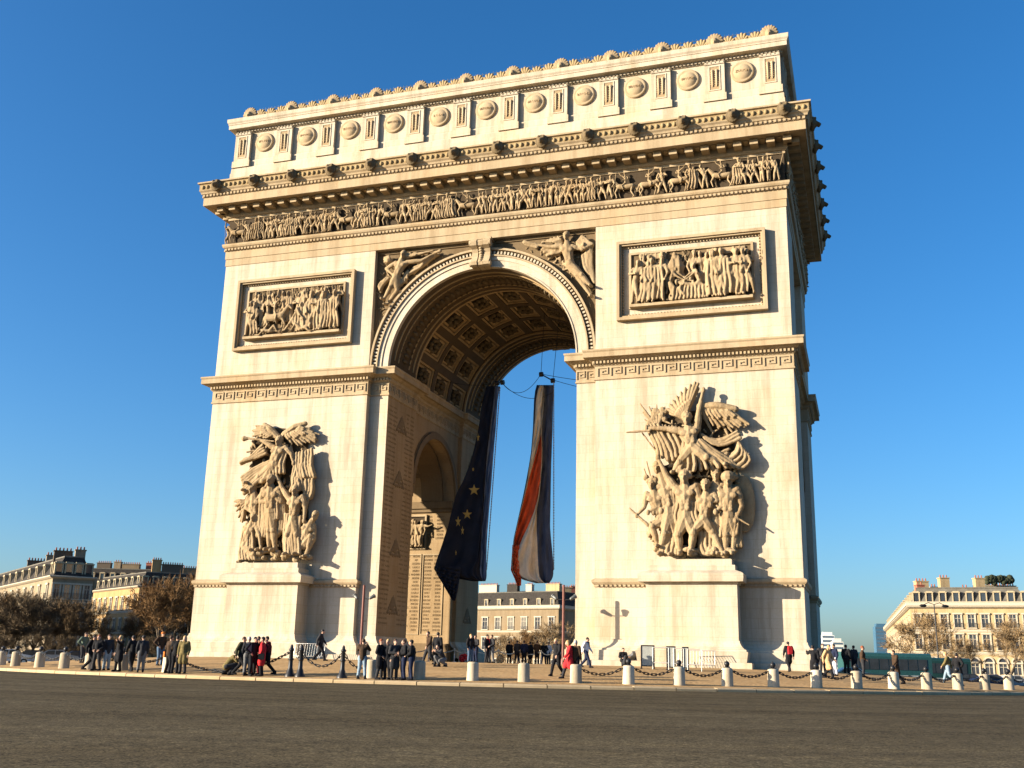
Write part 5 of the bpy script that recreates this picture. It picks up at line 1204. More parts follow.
PE = [
 (83,30,'hips','green','dark',40,'brown','person in a green grey jacket behind the leftmost group',{}),
 (91,40,'walk','black','black',70,'dark','person in a black jacket, leftmost in the group by the trees',{}),
 (97.5,41,'apart','black','dark',-30,'red','red haired person in a black jacket with back to the trees',{}),
 (107.5,35,'stand','dark','palejeans',20,'brown','bare headed man in charcoal jacket and pale jeans behind the left group',{}),
 (119.5,36,'point','black','black',-60,'fair','fair haired woman in a long black coat beside a bollard',dict(style='long',coat=True)),
 (132.5,41,'walk','black','black',200,'dark','tall man in black walking away left of the tree gap',{}),
 (142,38,'stand','dark','grey',180,'dark','man in charcoal jacket and grey trousers seen from behind',{}),
 (160,33,'hips','brown','jeans',30,'orange','person in an orange hat with brown jacket and blue jeans',dict(style='beret')),
 (169.5,41,'apart','brown','black',120,'brown','person in brown jacket carrying an orange bag',dict(extras=[('shoulder_bag','orange')])),
 (176,41,'stand','black','black',160,'dark','person in black between the orange bag and the olive coat',{}),
 (183.5,40,'stand','olive','dark',-20,'fair','person in a long olive coat at the left pier corner',dict(coat=True,style='long')),
 (228,41,'crouch','olive','dark',100,'dark','crouching man in an olive jacket taking a picture',{}),
 (241,42,'walk','darkolive','black',70,'brown','man in dark olive jacket leaning towards the red group',{}),
 (248,44,'stand','dark','grey',180,'grey','man with a grey backpack seen from behind',dict(extras=[('backpack','grey')])),
 (253,43,'hips','black','black',30,'dark','tall dark haired person in black behind the backpack',{}),
 (257,38,'point','black','darkred',-40,'brown','person with a red scarf squeezed into the middle of the group',dict(extras=[('scarf','red')])),
 (262,39,'stand','red','black',-100,'dark','woman in a red coat with a black shoulder bag',dict(coat=True,style='short',extras=[('shoulder_bag','black')])),
 (267.5,38,'walk','darkred','black',-80,'dark','person in dark red jacket at the right of the red coat',{}),
 (319.5,31,'walk','dark','black',80,'dark','man in dark clothes walking past the left pedestal shadow',{}),
 (362.5,48,'photo','brown','palejeans',165,'brown','man in brown jacket and jeans raising a camera',dict(extras=[('camera','dark')])),
 (380,43,'apart','black','dark',60,'red','red haired person in black coat, leftmost of the row of five',dict(coat=True)),
 (387.5,42,'stand','black','black',-30,'fair','fair haired person in black, second in the row of five',{}),
 (394.5,42,'fold','dark','dark',20,'brown','person in charcoal with folded arms, middle of the row of five',dict(coat=True)),
 (403.5,42,'fold','black','navy',-70,'brown','person in black and navy turned left, fourth in the row of five',{}),
 (411.5,44,'hips','black','navy',-100,'dark','tall man in black and navy, rightmost of the row of five',{}),
 (428.5,33,'walk','brown','dark',-60,'dark','person in brown jacket walking by the lit passage wall',{}),
 (437,34,'stand','black','dark',150,'dark','tall man in black by the far jamb, seen from behind',{}),
 (442.5,34,'crouch','dark','grey',-50,'dark','person in charcoal crouching near the far jamb',{}),
 (470,28,'stand','black','jeans',30,'fair','fair person in black right of the far jamb',{}),
 (475,27,'fold','dark','navy',-40,'brown','person in charcoal with folded arms beside the fair person in black',{}),
 (486.5,28,'stand','black','dark',60,'dark','person with a red scarf standing under the arch',dict(extras=[('scarf','red')])),
 (491.5,28,'hips','dark','grey',-60,'brown','person in charcoal facing the red scarf under the arch',{}),
 (509,22,'stand','black','black',160,'dark','leftmost onlooker in black behind the rope',{}),
 (517,23,'apart','dark','black',-150,'dark','broad onlooker in charcoal, second behind the rope',{}),
 (524,23,'stand','navy','black',180,'brown','onlooker in navy, third behind the rope',{}),
 (530,22,'stand','black','dark',140,'dark','onlooker in black coat, fourth behind the rope',dict(coat=True)),
 (537,23,'fold','brown','black',-160,'brown','onlooker in brown, fifth behind the rope',{}),
 (543.5,22,'hips','black','navy',170,'fair','fair haired onlooker in black behind the rope',dict(style='long')),
 (548.5,22,'stand','white','dark',-30,'dark','onlooker in a white top at the right end of the rope',{}),
 (557,37,'walk','black','black',-40,'fair','man in black jacket walking left of the red brown post',{}),
 (569.5,38,'walk','red','dark',-80,'fair','woman in a red coat walking past a bare bollard',dict(coat=True,style='long')),
 (575.5,38,'stand','brown','black',150,'grey','grey haired man in brown close behind the red coat',{}),
 (586,30,'walk','white','navy',70,'dark','youth in a white jacket walking right of the red coat',dict(H=1.6,extras=[('scarf','navy')])),
 (789.5,30,'walk','black','black',-160,'dark','woman in black skirt with a red backpack walking past the right pier',dict(skirt='black',extras=[('backpack','red')])),
 (814.5,34,'point','black','black',170,'dark','large man in a black coat at the right end of the arch',dict(coat=True)),
 (823,31,'hips','dark','dark',20,'brown','person in charcoal behind the tan coat',{}),
 (828.5,33,'walk','tan','black',60,'fair','woman in a tan coat walking right of the arch',dict(coat=True,style='long')),
 (835,31,'stand','navy','white',-50,'dark','person in navy with pale trousers beside the tan coat',{}),
 (847,28,'stand','black','black',160,'dark','left one of two dark onlookers in front of the coach',{}),
 (855,27,'stand','dark','black',-140,'dark','right one of two dark onlookers in front of the coach',{}),
 (863.5,31,'apart','brown','dark',90,'red','person in brown facing right before the coach',{}),
 (896,34,'walk','brown','black',-60,'brown','man in a brown coat walking before the coach',dict(coat=True)),
 (948.5,31,'walk','olive','palejeans',-100,'fair','person in a pale olive jacket at the right end of the coach',{}),
 (958,32,'hips','black','black',150,'dark','person in black beside the pale olive jacket',dict(coat=True)),
]
for u, hp, pose, j, t, turn, hair, lab, kw in PE: person(u, hp, pose, j, t, turn, hair, lab, **kw)
person(0, 0, 'sit', 'black', 'black', 10, 'dark', 'person in black sitting on the plinth step left of the right pedestal', pos_=(10.9,-.98), z=-.115)
person(0, 0, 'lean', 'grey', 'dark', 20, 'red', 'person in a red cap reclining on the plinth step', pos_=(11.28,-1.02), z=.04, style='beret')

# ------------------------------------------------------------------ rope fence, barriers, panels
def rope_post(x, y):
    t = thing('rope_post', None, 'post', (x, y, gz(x,y)), 0, 'rope posts under the arch'); q = MB(); q.lathe([(.16,0),(.16,.04),(.04,.07),(.035,.95),(.06,.98),(.03,1.06)], n=10); obj('post', q, ZINC, t); return t
rp_ = [uny(u, 667, 9.5) for u in (395,426,454,470,498,516,541,552)]; rp_ = [(p.x, 9.5+.4*(i % 2)) for i, p in enumerate(rp_)]
for i, (x, y) in enumerate(rp_): rope_post(x, y)['label'] = 'slim pale rope post under the arch, %s from the left' % ORD[i]
for i, (a, b) in enumerate(zip(rp_, rp_[1:])):
    q = MB(); A, B = Vector((*a, gz(*a)+.95)), Vector((*b, gz(*b)+.95)); sagline(q, A, B, .25, .04)
    tag(obj('rope', q, plain('white_rope', (.6,.55,.45), .8)), 'pale rope sagging between the %s and %s rope posts under the arch' % (ORD[i], ORD[i+1]), 'rope', 'ropes under the arch')
def wreath(x, y, col, label):
    t = thing('flower_wreath', label, 'wreath', (x, y, gz(x,y)), 0, 'wreaths under the arch'); q = MB(); rnd = random.Random(x)
    for k in range(70):
        a = 2*math.pi*k/70; r = .30*math.sqrt(rnd.random()); q.ell((r*math.cos(a), rnd.uniform(-.1,.1)+.1*math.sin(a), .32+r*math.sin(a)), [rnd.uniform(.05,.09)]*3, n=6, m=4)
    obj('blossoms', q, col, t); q = MB(); q.cyl((-.2,.45,0), .02, (-.05,0,.7), .02, 5); q.cyl((.2,.45,0), .02, (.05,0,.7), .02, 5); obj('stand', q, GREYM, t)
for u, c, lab in ((463, CL['red'], 'red flower wreath on the ground under the arch'), (433, CL['darkolive'], 'dark green wreath on a stand by the far jamb'), (500, CL['tan'], 'pale flower wreath before the rope')):
    p = uny(u, 668, 7.6); wreath(p.x, 7.6, c, lab)
def notice(x, y, w, h, rz, label, grp='grey panels before the right pier'):
    t = thing('barrier_panel', label, 'panel', (x, y, gz(x,y)), rz, grp)
    q = MB(); q.box(-w/2,-w/2+.06,-.03,.03,0,h); q.box(w/2-.06,w/2,-.03,.03,0,h); q.box(-w/2+.06,w/2-.06,-.03,.03,h-.06,h); q.box(-w/2+.06,w/2-.06,-.03,.03,.12,.18); obj('frame', q, IRON, t)
    q = MB(); q.box(-w/2+.06,w/2-.06,-.015,.015,.18,h-.06); obj('sheet', q, plain('grey_sheet', (.30,.31,.28), .6), t)
    q = MB(); q.box(-w/2,-w/2+.06,-.35,.35,-.01,.03); q.box(w/2-.06,w/2,-.35,.35,-.01,.03); obj('foot', q, IRON, t)
for u, w, rz, lab in ((648,.75,.15,'grey metal panel standing left of the pair of narrow panels'), (671.5,.5,.1,'narrow grey metal panel in the middle of the fence'), (686,.35,.1,'narrow dark panel at the right end of the fence')):
    p = uny(u, 685, -11); notice(p.x, -11, w, 1.25, rz, lab)
def railing_between(u0, u1, label):
    a, b = uny(u0, 680, -11.05), uny(u1, 680, -11.05); c = (a+b)/2; L = abs(b.x-a.x); t = thing('low_railing', label, 'railing', (c.x, -11.05, gz(c.x,-11.05)), 0, 'low railings before the right pier')
    for z in (1.15,.35): q = MB(); q.cyl((-L/2,0,z), .022, (L/2,0,z), .022, 6); obj('rail', q, ZINC, t)
    for x in (-L/2, L/2):
        q = MB(); q.cyl((x,0,0), .022, (x,0,1.15), .022, 6); obj('post', q, ZINC, t)
railing_between(653,669,'low steel railing between the wide and the narrow grey panels'); railing_between(674,684,'low steel railing between the two narrow grey panels'); railing_between(688,702,'low steel railing right of the dark panel')
def crowd_barrier(x, y, z, rz, tilt, label):
    t = thing('crowd_barrier', label, 'barrier', (x, y, z), rz, 'steel crowd barriers'); t.rotation_euler = (tilt,0,rz)
    q = MB(); P = [(-1.1,0,.18),(-1.1,0,1.05),(1.1,0,1.05),(1.1,0,.18)]
    for a, b in zip(P, P[1:]+P[:1]): q.cap(a, .024, b, .024, 6)
    obj('frame', q, ZINC, t); q = MB()
    for k in range(11): q.cyl((-.92+.184*k,0,.18), .012, (-.92+.184*k,0,1.05), .012, 5)
    obj('bar', q, ZINC, t)['kind'] = 'stuff'
    for s in (-.8,.8): q = MB(); q.box(s-.025,s+.025,-.3,.3,0,.05); q.box(s-.02,s+.02,-.02,.02,.05,.18); obj('foot', q, ZINC, t)
crowd_barrier(15.9, -3.15, 0.0, .06, -.25, 'steel crowd barrier leaning towards the right pedestal'); crowd_barrier(-10.8, -2.6, 0.0, .1, -.25, 'steel crowd barrier in the shadow beside the left pedestal')

# ------------------------------------------------------------------ trees
BARK = plain('tree_bark', (.12,.088,.056), .9, 0, .3, 5); TWIG1 = plain('brown_twigs', (.125,.078,.034), .95, 0, .35, 1.2); TWIG2 = plain('rusty_leaves', (.16,.085,.028), .95, 0, .4, 1.0); TWIGG = plain('golden_twigs', (.20,.13,.06), .95, 0, .35, 1.2); TWIG3 = plain('dark_green_twigs', (.105,.07,.034), .95, 0, .35, 1.0)
def tree_proto(seed, h, spread, ntwig, mat, trunk_r=.24, leaf=.1, name='bare_tree'):
    rnd = random.Random(seed); t = thing(name, None, 'tree'); tk = MB(); ends = []
    def limb(p, d, L, r, lev):
        a = p; n = 3
        for k in range(n):
            d = (d+Vector((rnd.gauss(0,.14), rnd.gauss(0,.14), rnd.gauss(.05,.08)))).normalized(); b = a+d*L/n; r2 = r*(.86 if lev else .9)
            tk.cyl(a, r, b, r2, 7 if lev < 2 else 4); a = b; r = r2
            if lev >= 2: ends.append((Vector(a), Vector(d), L))
        if lev < 4:
            m = rnd.randint(3,4) if lev < 2 else rnd.randint(2,3)
            for i in range(m):
                az = 2*math.pi*(i+rnd.random()*.7)/m; tilt = rnd.uniform(.35,.8)*spread
                s = d.orthogonal().normalized(); s2 = d.cross(s); nd = (d*math.cos(tilt)+(s*math.cos(az)+s2*math.sin(az))*math.sin(tilt)).normalized()
                limb(a, nd, L*rnd.uniform(.72,.92), r*.66, lev+1)
    limb(Vector((0,0,-.3)), Vector((0,0,1)), h*.22, trunk_r, 0); obj('trunk', tk, BARK, t)
    cr = MB(); vs = []; fs = []
    for i in range(ntwig):
        p, d, L = rnd.choice(ends); c = p+Vector((rnd.gauss(0,.35),rnd.gauss(0,.35),rnd.gauss(.1,.3)))*h*.035
        dd = (d*.6+Vector((rnd.gauss(0,.6),rnd.gauss(0,.6),rnd.gauss(.25,.5)))).normalized(); Lk = rnd.uniform(.5,1.3)*h/14; w = dd.cross(Vector((rnd.gauss(0,1),rnd.gauss(0,1),rnd.gauss(0,1)))).normalized()*rnd.uniform(.018,.05)*h/14
        b = len(vs); vs += [c-w, c+w, c+dd*Lk]; fs.append((b,b+1,b+2))
        if rnd.random() < leaf:
            q = c+dd*Lk*rnd.random(); w1 = Vector((rnd.gauss(0,1),rnd.gauss(0,1),rnd.gauss(0,1))).normalized()*.10; w2 = w1.orthogonal().normalized()*.08
            b = len(vs); vs += [q-w1, q+w2, q+w1, q-w2]; fs.append((b,b+1,b+2,b+3))
    cr.add(vs, fs); obj('crown', cr, mat, t); return t
TP = [tree_proto(1, 13, 1.0, 6500, TWIG1, leaf=.04), tree_proto(2, 13, 1.1, 7500, TWIG3, leaf=.08), tree_proto(3, 13, .9, 6500, TWIG1, leaf=.05), tree_proto(4, 12, .95, 6000, TWIG2, leaf=.12), tree_proto(5, 11, 1.0, 3600, TWIGG, .2, leaf=.03)]
for t in TP[:]:   # dry-brown crowns hang on to the wood colour
    pass
tused = {}
def plant(k, u, d, h, label, grp, rz=0.):
    pr = TP[k]; o = pr if k not in tused else copy_tree(pr); tused[k] = 1
    p = at_d(u, d); H0 = [13,13,13,12,11][k]; s = h/(H0*1.0); o.location = (p.x, p.y, gz(p.x,p.y)); o.scale = (s,s,s); o.rotation_euler = (0,0,rz); o['label'] = label; o['group'] = grp
LG = 'winter trees left of the arch'
for i, (k, u, d, h, lab) in enumerate([(1,-14,175,17,'dark winter tree cut off by the left edge of the picture'),(0,10,168,16,'dense brown winter tree under the sunlit left facade'),(1,34,162,15,'dark winter tree below the corner of the far left building'),(1,54,172,16,'dark winter tree right of the far left building corner'),(2,69,165,13.5,'brown winter tree left of the golden facade'),(1,108,160,6.5,'low dark tree in front of the golden facade'),(1,93,158,5,'small dark shrub left of the low dark tree'),
        (3,164,160,17,'rusty leaved tree right of the golden facade'),(2,154,172,13.5,'brown winter tree at the right edge of the golden facade'),(3,182,168,18.5,'tall rusty leaved tree nearest the left pier'),(1,196,166,16,'dark winter tree touching the left pier'),(1,22,160,9,'dark tree behind the leftmost bollards'),(1,4,150,6,'dark shrub behind the second bollard from the left'),(1,42,152,6.5,'dark shrub behind the third bollard from the left'),(1,66,150,6,'dark shrub behind the fourth bollard from the left'),(1,140,150,6,'dark shrub behind the man in charcoal and grey'),(1,168,150,6.5,'dark shrub behind the orange hat')]):
    plant(k, u, d, h, lab, LG, i*1.3)
RG = 'winter trees before the right building'
for i, (k, u, d, h, lab) in enumerate([(4,931,185,17,'bare tree with thin golden twigs before the right building, left of its middle'),(4,1004,178,15.5,'bare tree near the right edge before the arched windows'),(4,966,192,12.5,'small bare tree between the two larger ones on the right'),(0,861,260,9,'small round tree far off beside the blue tower'),(4,1036,185,15,'rusty tree cut off by the right edge')]): plant(k, u, d, h, lab, RG, i*2.1)
for i, (k, u, d, h, lab) in enumerate([(3,525,230,13.5,'rusty leaved tree seen through the arch, before the far facade'),(4,548,215,15,'bare tree seen through the arch, right of the rusty one'),(4,502,240,13,'low bare tree seen through the arch at the far jamb')]): plant(k, u, d, h, lab, 'trees seen through the arch', i*1.7)

# ------------------------------------------------------------------ stone town houses
def facade_mat(name, col): return stone(name, col, blocks=False, patch=.4, fine=3, dirt=.5)
LITST = facade_mat('warm_house_stone', (.43,.315,.17)); GOLD = facade_mat('golden_house_stone', (.40,.255,.115)); BROWNST = facade_mat('brown_town_stone', (.22,.165,.10)); GREYST = facade_mat('grey_house_stone', (.27,.215,.145))
SLATE = plain('roof_slate', (.040,.035,.030), .9, 0, .3, 2, .1); ZINCR = plain('roof_zinc', (.115,.105,.085), .8, 0, .25, 1, .2); CHB = plain('sooty_chimney', (.10,.075,.05), .9); WFRAME = plain('white_window_paint', (.42,.36,.265), .6); BRICKR = plain('red_chimney_brick', (.30,.10,.06), .9); BALC = plain('balcony_stone', (.44,.375,.275), .9); DARKBAL = plain('dark_balcony_iron', (.03,.03,.03), .5)
wm = {}
def window_mesh(w, h, arched=False):
    k = (round(w,2), round(h,2), arched)
    if k in wm: return wm[k]
    f = MB()
    f.box(-w/2-.22,-w/2,-.2,.0,-.1,h+.05); f.box(w/2,w/2+.22,-.2,.0,-.1,h+.05); f.box(-w/2-.35,w/2+.35,-.32,0,h+.051,h+.36); f.box(-w/2-.3,w/2+.3,-.3,0,-.3,-.101)
    f.box(-.05,.05,-.10,-.03,0,h); f.box(-w/2,-.051,-.10,-.03,h*.68,h*.68+.08); f.box(.051,w/2,-.10,-.03,h*.68,h*.68+.08)
    f.box(-w/2,-w/2+.1,-.10,-.03,0,h); f.box(w/2-.1,w/2,-.10,-.03,0,h)
    if arched: f.arcbox(0, math.pi, -.25, 0, w/2, w/2+.3, h+.36, 10)
    p = MB(); p.box(-w/2,w/2,-.025,-.002,0,h)
    if arched: p.arcbox(0, math.pi, -.02, -.002, .05, w/2-.001, h+.36, 10)
    r = MB(); r.box(-w/2-.2,w/2+.2,-.45,-.40,-.05,-.01); r.box(-w/2-.2,w/2+.2,-.45,-.40,.80,.86)
    n = int(w/.16)
    for i in range(n+1): x = -w/2-.18+(w+.36)*i/n; r.box(x-.02,x+.02,-.44,-.41,-.01,.80)
    wm[k] = (f.mesh('window'), p.mesh('pane'), r.mesh('window_guard')); wm[k][0].materials.append(WFRAME); wm[k][1].materials.append(GLASS); wm[k][2].materials.append(DARKBAL); return wm[k]
dm = {}
def dormer_mesh():
    if dm: return dm['m']
    f = MB(); f.box(-.75,-.5,-.1,1.6,0,1.9); f.box(.5,.75,-.1,1.6,0,1.9); f.box(-.85,.85,-.2,1.7,1.9,2.1); f.box(-.6,.6,-.15,1.65,2.1,2.25); f.box(-.5,.5,-.05,1.6,-.1,.1)
    p = MB(); p.box(-.5,.5,.05,.1,.1,1.9); dm['m'] = (f.mesh('dormer'), p.mesh('pane')); dm['m'][0].materials.append(plain('dormer_stone', (.36,.29,.18), .9)); dm['m'][1].materials.append(GLASS); return dm['m']
def town_house(label, pts, faces, base, eave, roof_top, floors, mat, roofmat=SLATE, inset=2.2, balcony=True, chim=(), arched_ground=False, guard=True, domed=False, darkroof=None):
    """pts: footprint, counter-clockwise seen from above; faces: {edge index: windows per floor}"""
    c0 = pts[0]; t = thing('town_house', label, 'building', (c0.x, c0.y, base)); L = lambda x, y, z: (x-c0.x, y-c0.y, z-base)
    n = len(pts); P2 = [(p.x-c0.x, p.y-c0.y) for p in pts]; e, rt = eave-base, roof_top-base
    w = MB(); w.prism(P2, lambda p: (p[0],p[1],-1), lambda p: (p[0],p[1],e)); obj('wall', w, mat, t)
    c = MB(); 
    for z, o in [(e,.7)]+[(f[0]-base-.55,.18) for f in floors[1:]]:
        c.sweep(P2, [(0,z-.5),(o*.4,z-.4),(o,z-.15),(o,z+.02),(0,z+.1)], True)
    obj('cornice', c, BALC, t)
    r = MB(); N = len(P2); Q = []
    ctr = Vector((sum(p[0] for p in P2)/N, sum(p[1] for p in P2)/N))
    for i in range(N):
        a = Vector(P2[i])-Vector(P2[i-1]); b = Vector(P2[(i+1) % N])-Vector(P2[i]); a.normalize(); b.normalize(); na, nb = Vector((a.y,-a.x)), Vector((b.y,-b.x)); m = (na+nb)/(1+na.dot(nb)); Q.append(Vector(P2[i])-m*inset)
    vs = [(p[0],p[1],e+.1) for p in P2]+[(q.x,q.y,rt) for q in Q]; vs.append((ctr.x,ctr.y,rt+1.0))
    r.add(vs, [(i,(i+1) % N,N+(i+1) % N,N+i) for i in range(N)], 0); r.add(vs, [(N+i,N+(i+1) % N,2*N) for i in range(N)], 1)
    r.sweep([tuple(q) for q in Q], [(-.2,rt-.1),(.15,rt-.1),(.15,rt+.15),(-.2,rt+.2)], True, 1)
    obj('roof', r, [roofmat, ZINCR], t)
    if balcony:
        b = MB(); b.sweep(P2, [(.2,e+.02),(.9,e+.05),(.9,e+.2),(.8,e+.2),(.8,e+.75),(.88,e+.77),(.88,e+.9),(.68,e+.9),(.68,e+.2),(.2,e+.2)], True); obj('balcony', b, BALC, t)
    for ei, nw in faces.items():
        A, B = Vector(P2[ei]), Vector(P2[(ei+1) % N]); d = (B-A); Ln = d.length; d.normalize(); nrm = Vector((d.y,-d.x)); rz = math.atan2(d.y, d.x)
        for fi, (fz, fh, fw) in enumerate(floors):
            for k in range(nw):
                q = A+d*Ln*(k+.5)/nw+nrm*.0; fm_, pm_, gm_ = window_mesh(fw, fh, arched_ground and fi == 0)
                o = link(bpy.data.objects.new('window', fm_)); o.parent = t; o.location = (q.x,q.y,fz-base); o.rotation_euler = (0,0,rz)
                p = link(bpy.data.objects.new('pane', pm_)); p.parent = o
                if guard and fi: g = link(bpy.data.objects.new('window_guard', gm_)); g.parent = o
        if roof_top-eave > 2.2:
            for k in range(nw):
                q = A+d*Ln*(k+.5)/nw-nrm*.35; fm_, pm_ = dormer_mesh(); o = link(bpy.data.objects.new('dormer', fm_)); o.parent = t; o.location = (q.x,q.y,e+.35+(.5 if balcony else 0)); o.rotation_euler = (0,0,rz); s = min(1.0,(rt-e)/3.5); o.scale = (s,s,s)
                p = link(bpy.data.objects.new('pane', pm_)); p.parent = o
    for (fx, fy, cw, cdp, chh, cm) in chim:
        a = Vector(Q[0]).lerp(Vector(Q[1]), fx); b = Vector(Q[3 % N]).lerp(Vector(Q[2]), fx); q = a.lerp(b, fy); ch_ = MB(); dd = (Vector(P2[1])-Vector(P2[0])).normalized(); nn_ = Vector((-dd.y,dd.x))
        ch_.obox((q.x,q.y,rt+chh/2-.3), (dd.x*cw/2,dd.y*cw/2,0), (nn_.x*cdp/2,nn_.y*cdp/2,0), (0,0,chh/2+.3)); ch_.obox((q.x,q.y,rt+chh+.08), (dd.x*(cw/2+.12),dd.y*(cw/2+.12),0), (nn_.x*(cdp/2+.12),nn_.y*(cdp/2+.12),0), (0,0,.1)); cho = obj('chimney', ch_, cm, t)
        po = MB(); m = max(2, int(cw/.55))
        for k in range(m): z = q+dd*(-cw/2+cw*(k+.5)/m); po.cyl((z.x,z.y,rt+chh+.18), .16, (z.x,z.y,rt+chh+.75), .12, 7)
        obj('chimney_pots', po, BRICKR, cho)
    return t
def quad(front_l, front_r, back): 
    d = (front_r-front_l).normalized(); nrm = Vector((-d.y, d.x, 0)); return [front_l, front_r, front_r+nrm*back, front_l+nrm*back]
# right building: long front facing the camera, wing running away to the left
cR, eR = at_d(915,218), at_d(1040,209); far = at_d(889,345)
town_house('big sunlit stone town house with white balcony and mansard roof at the right edge', [cR, eR, eR+Vector((-8,22,0)), far+Vector((10,2,0)), far], {0:9, 4:16}, gz(cR.x,cR.y), 13.6, 17.4, [(.2,2.0,1.5),(5.0,2.9,1.35),(9.4,2.5,1.3)], LITST, ZINCR, 1.6, chim=[], arched_ground=True)
hb = bpy.data.objects['town_house']; base = Vector(hb.location)
for u, d, w, h, m in ((928,222,2.6,3.6,LITST),(951,226,2.0,4.8,LITST),(987,226,2.0,4.9,LITST),(940,224,1.2,2.6,BALC),(972,226,1.4,2.8,BRICKR),(1003,238,9,4.4,BALC),(968,244,12,3.0,BALC),(926,219.6,1.6,2.6,BRICKR)):
    p = at_d(u,d); q = MB(); q.box(-w/2,w/2,-.8,.8,-1.5,h-.6); q.box(-w/2-.12,w/2+.12,-.92,.92,h-.599,h-.4); o = obj('chimney', q, m, hb); o.location = Vector((p.x,p.y,17.0-1.0))-base; o.rotation_euler = (0,0,.32)
    q = MB()
    for k in range(max(2,int(w/.6))): x = -w/2+w*(k+.5)/max(2,int(w/.6)); q.cyl((x,0,h-.4), .16, (x,0,h+.2), .12, 7)
    obj('chimney_pots', q, BRICKR, o)
q = MB(); rnd = random.Random(3)
for k in range(60):
    p = at_d(995+rnd.uniform(0,26), 236); q.ell((p.x-base.x,p.y-base.y,21.0-base.z+rnd.uniform(-.6,.8)), [rnd.uniform(.3,.8)]*3, n=6, m=4)
obj('roof_garden', q, plain('roof_plants', (.03,.035,.015), .9), hb)
# left buildings
a0, a1, a2 = at_d(-40,254), at_d(43,185), at_d(84,188)
town_house('grey mansard town house with sunlit left side at the left edge', [a1, a2, a2+Vector((-18,22,0)), a0+Vector((2,10,0)), a0], {0:4, 4:14}, gz(a1.x,a1.y), 13.4, 17.0, [(1.5,2.2,1.0),(5.6,2.2,1.0),(9.6,2.3,1.0)], GREYST, SLATE, 2.0, balcony=False, chim=[(.2,.1,3.2,1.4,1.5,CHB),(.85,.15,1.8,1.3,1.7,GREYST),(.1,.45,4,1.4,1.6,CHB),(.5,.4,5,1.3,1.8,GREYST)])
b0, b1, b2 = at_d(86,275), at_d(132,250), at_d(205,256)
town_house('golden corner town house behind the trees with a sunlit left face', [b1, b2, b2+Vector((-8,26,0)), b0+Vector((4,14,0)), b0], {0:7, 4:8}, gz(b1.x,b1.y), 16.2, 19.6, [(1.5,2.6,1.2),(6.0,2.6,1.2),(11,2.8,1.2)], GOLD, SLATE, 1.8, balcony=False, chim=[(.15,.1,2.2,1.6,3.2,GOLD),(.4,.1,5,1.6,2.2,CHB),(.62,.4,4,1.6,2.2,BROWNST),(.9,.4,4,1.5,2.4,GREYST)])
c0_, c1_ = at_d(66,300), at_d(150,300)
town_house('dark roofed building rising behind the golden corner house', quad(c0_, c1_, 20), {0:8}, gz(c0_.x,c0_.y), 20.5, 24.2, [(12,2.6,1.2),(16.5,2.4,1.2)], BROWNST, SLATE, 2.0, balcony=False, chim=[(.2,.2,4,1.5,1.8,CHB),(.4,.2,2,1.5,2.2,GREYST),(.6,.2,5,1.5,1.6,BROWNST),(.85,.3,2,1.5,2.2,BRICKR)])
# seen through the arch
d0, d1 = at_d(465,338), at_d(558,318)
town_house('cream stone town house with dark mansard seen through the arch', quad(d0, d1, 18), {0:7}, gz(d0.x,d0.y), 16.9, 22.0, [(-1.5,2.9,2.0),(4.4,3.6,1.9),(10.6,3.5,1.9)], facade_mat('cream_house_stone', (.24,.18,.11)), SLATE, 1.6, chim=[(.12,.2,7,1.5,2.6,BALC),(.42,.2,4,1.5,2.6,SLATE),(.62,.2,2.2,1.5,2.4,BALC),(.9,.2,5,1.5,2.4,LITST)])
e0_, e1_ = at_d(558.5,338), at_d(600,340)
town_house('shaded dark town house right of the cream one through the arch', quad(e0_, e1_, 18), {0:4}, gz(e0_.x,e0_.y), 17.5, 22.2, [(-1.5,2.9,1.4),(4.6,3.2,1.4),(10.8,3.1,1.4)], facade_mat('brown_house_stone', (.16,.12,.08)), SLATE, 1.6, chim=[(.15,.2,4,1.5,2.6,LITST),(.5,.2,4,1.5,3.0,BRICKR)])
# far towers
def tower(u, d, w, dp, z1, mat, label, bands):
    p = at_d(u, d); g = gz(p.x,p.y); t = thing('office_tower', label, 'tower', (p.x,p.y,g), .2)
    q = MB(); q.box(-w/2,w/2,-dp/2,dp/2,0,z1-g); obj('tower_body', q, mat, t)
    q = MB(); H = z1-g
    for k in range(bands):
        z = H*(k+.35)/bands; q.box(-w/2+.8,w/2-.8,-dp/2-.15,-dp/2,z,z+H*.45/bands)
    obj('window_bands', q, plain('tower_glass', (.07,.11,.15), .25), t); q = MB(); q.box(-w/2+2,w/2-2,-dp/2+2,dp/2-2,H,H+4); obj('roof_plant', q, mat, t)
tower(883, 1500, 17, 17, 64, plain('blue_tower_glass', (.05,.12,.19), .35), 'distant blue glass tower left of the right building', 16)
tower(829, 1400, 16, 14, 47, plain('white_tower_wall', (.62,.62,.60), .7), 'distant white tower block beside the right end of the arch, left one', 12)
tower(838.5, 1300, 13, 14, 36, plain('cream_tower_wall', (.62,.58,.50), .7), 'lower distant cream tower block right of the white one', 10)
def lowblock(u0, u1, d, z1, label):
    a, b = at_d(u0,d), at_d(u1,d); town_house(label, quad(a,b,20), {0:8}, gz(a.x,a.y), z1-3, z1, [(z1-12,2,1.2),(z1-8,2,1.2)], GREYST, SLATE, 2, balcony=False)
lowblock(866, 890, 520, 3.5, 'low distant roofline below the blue tower')

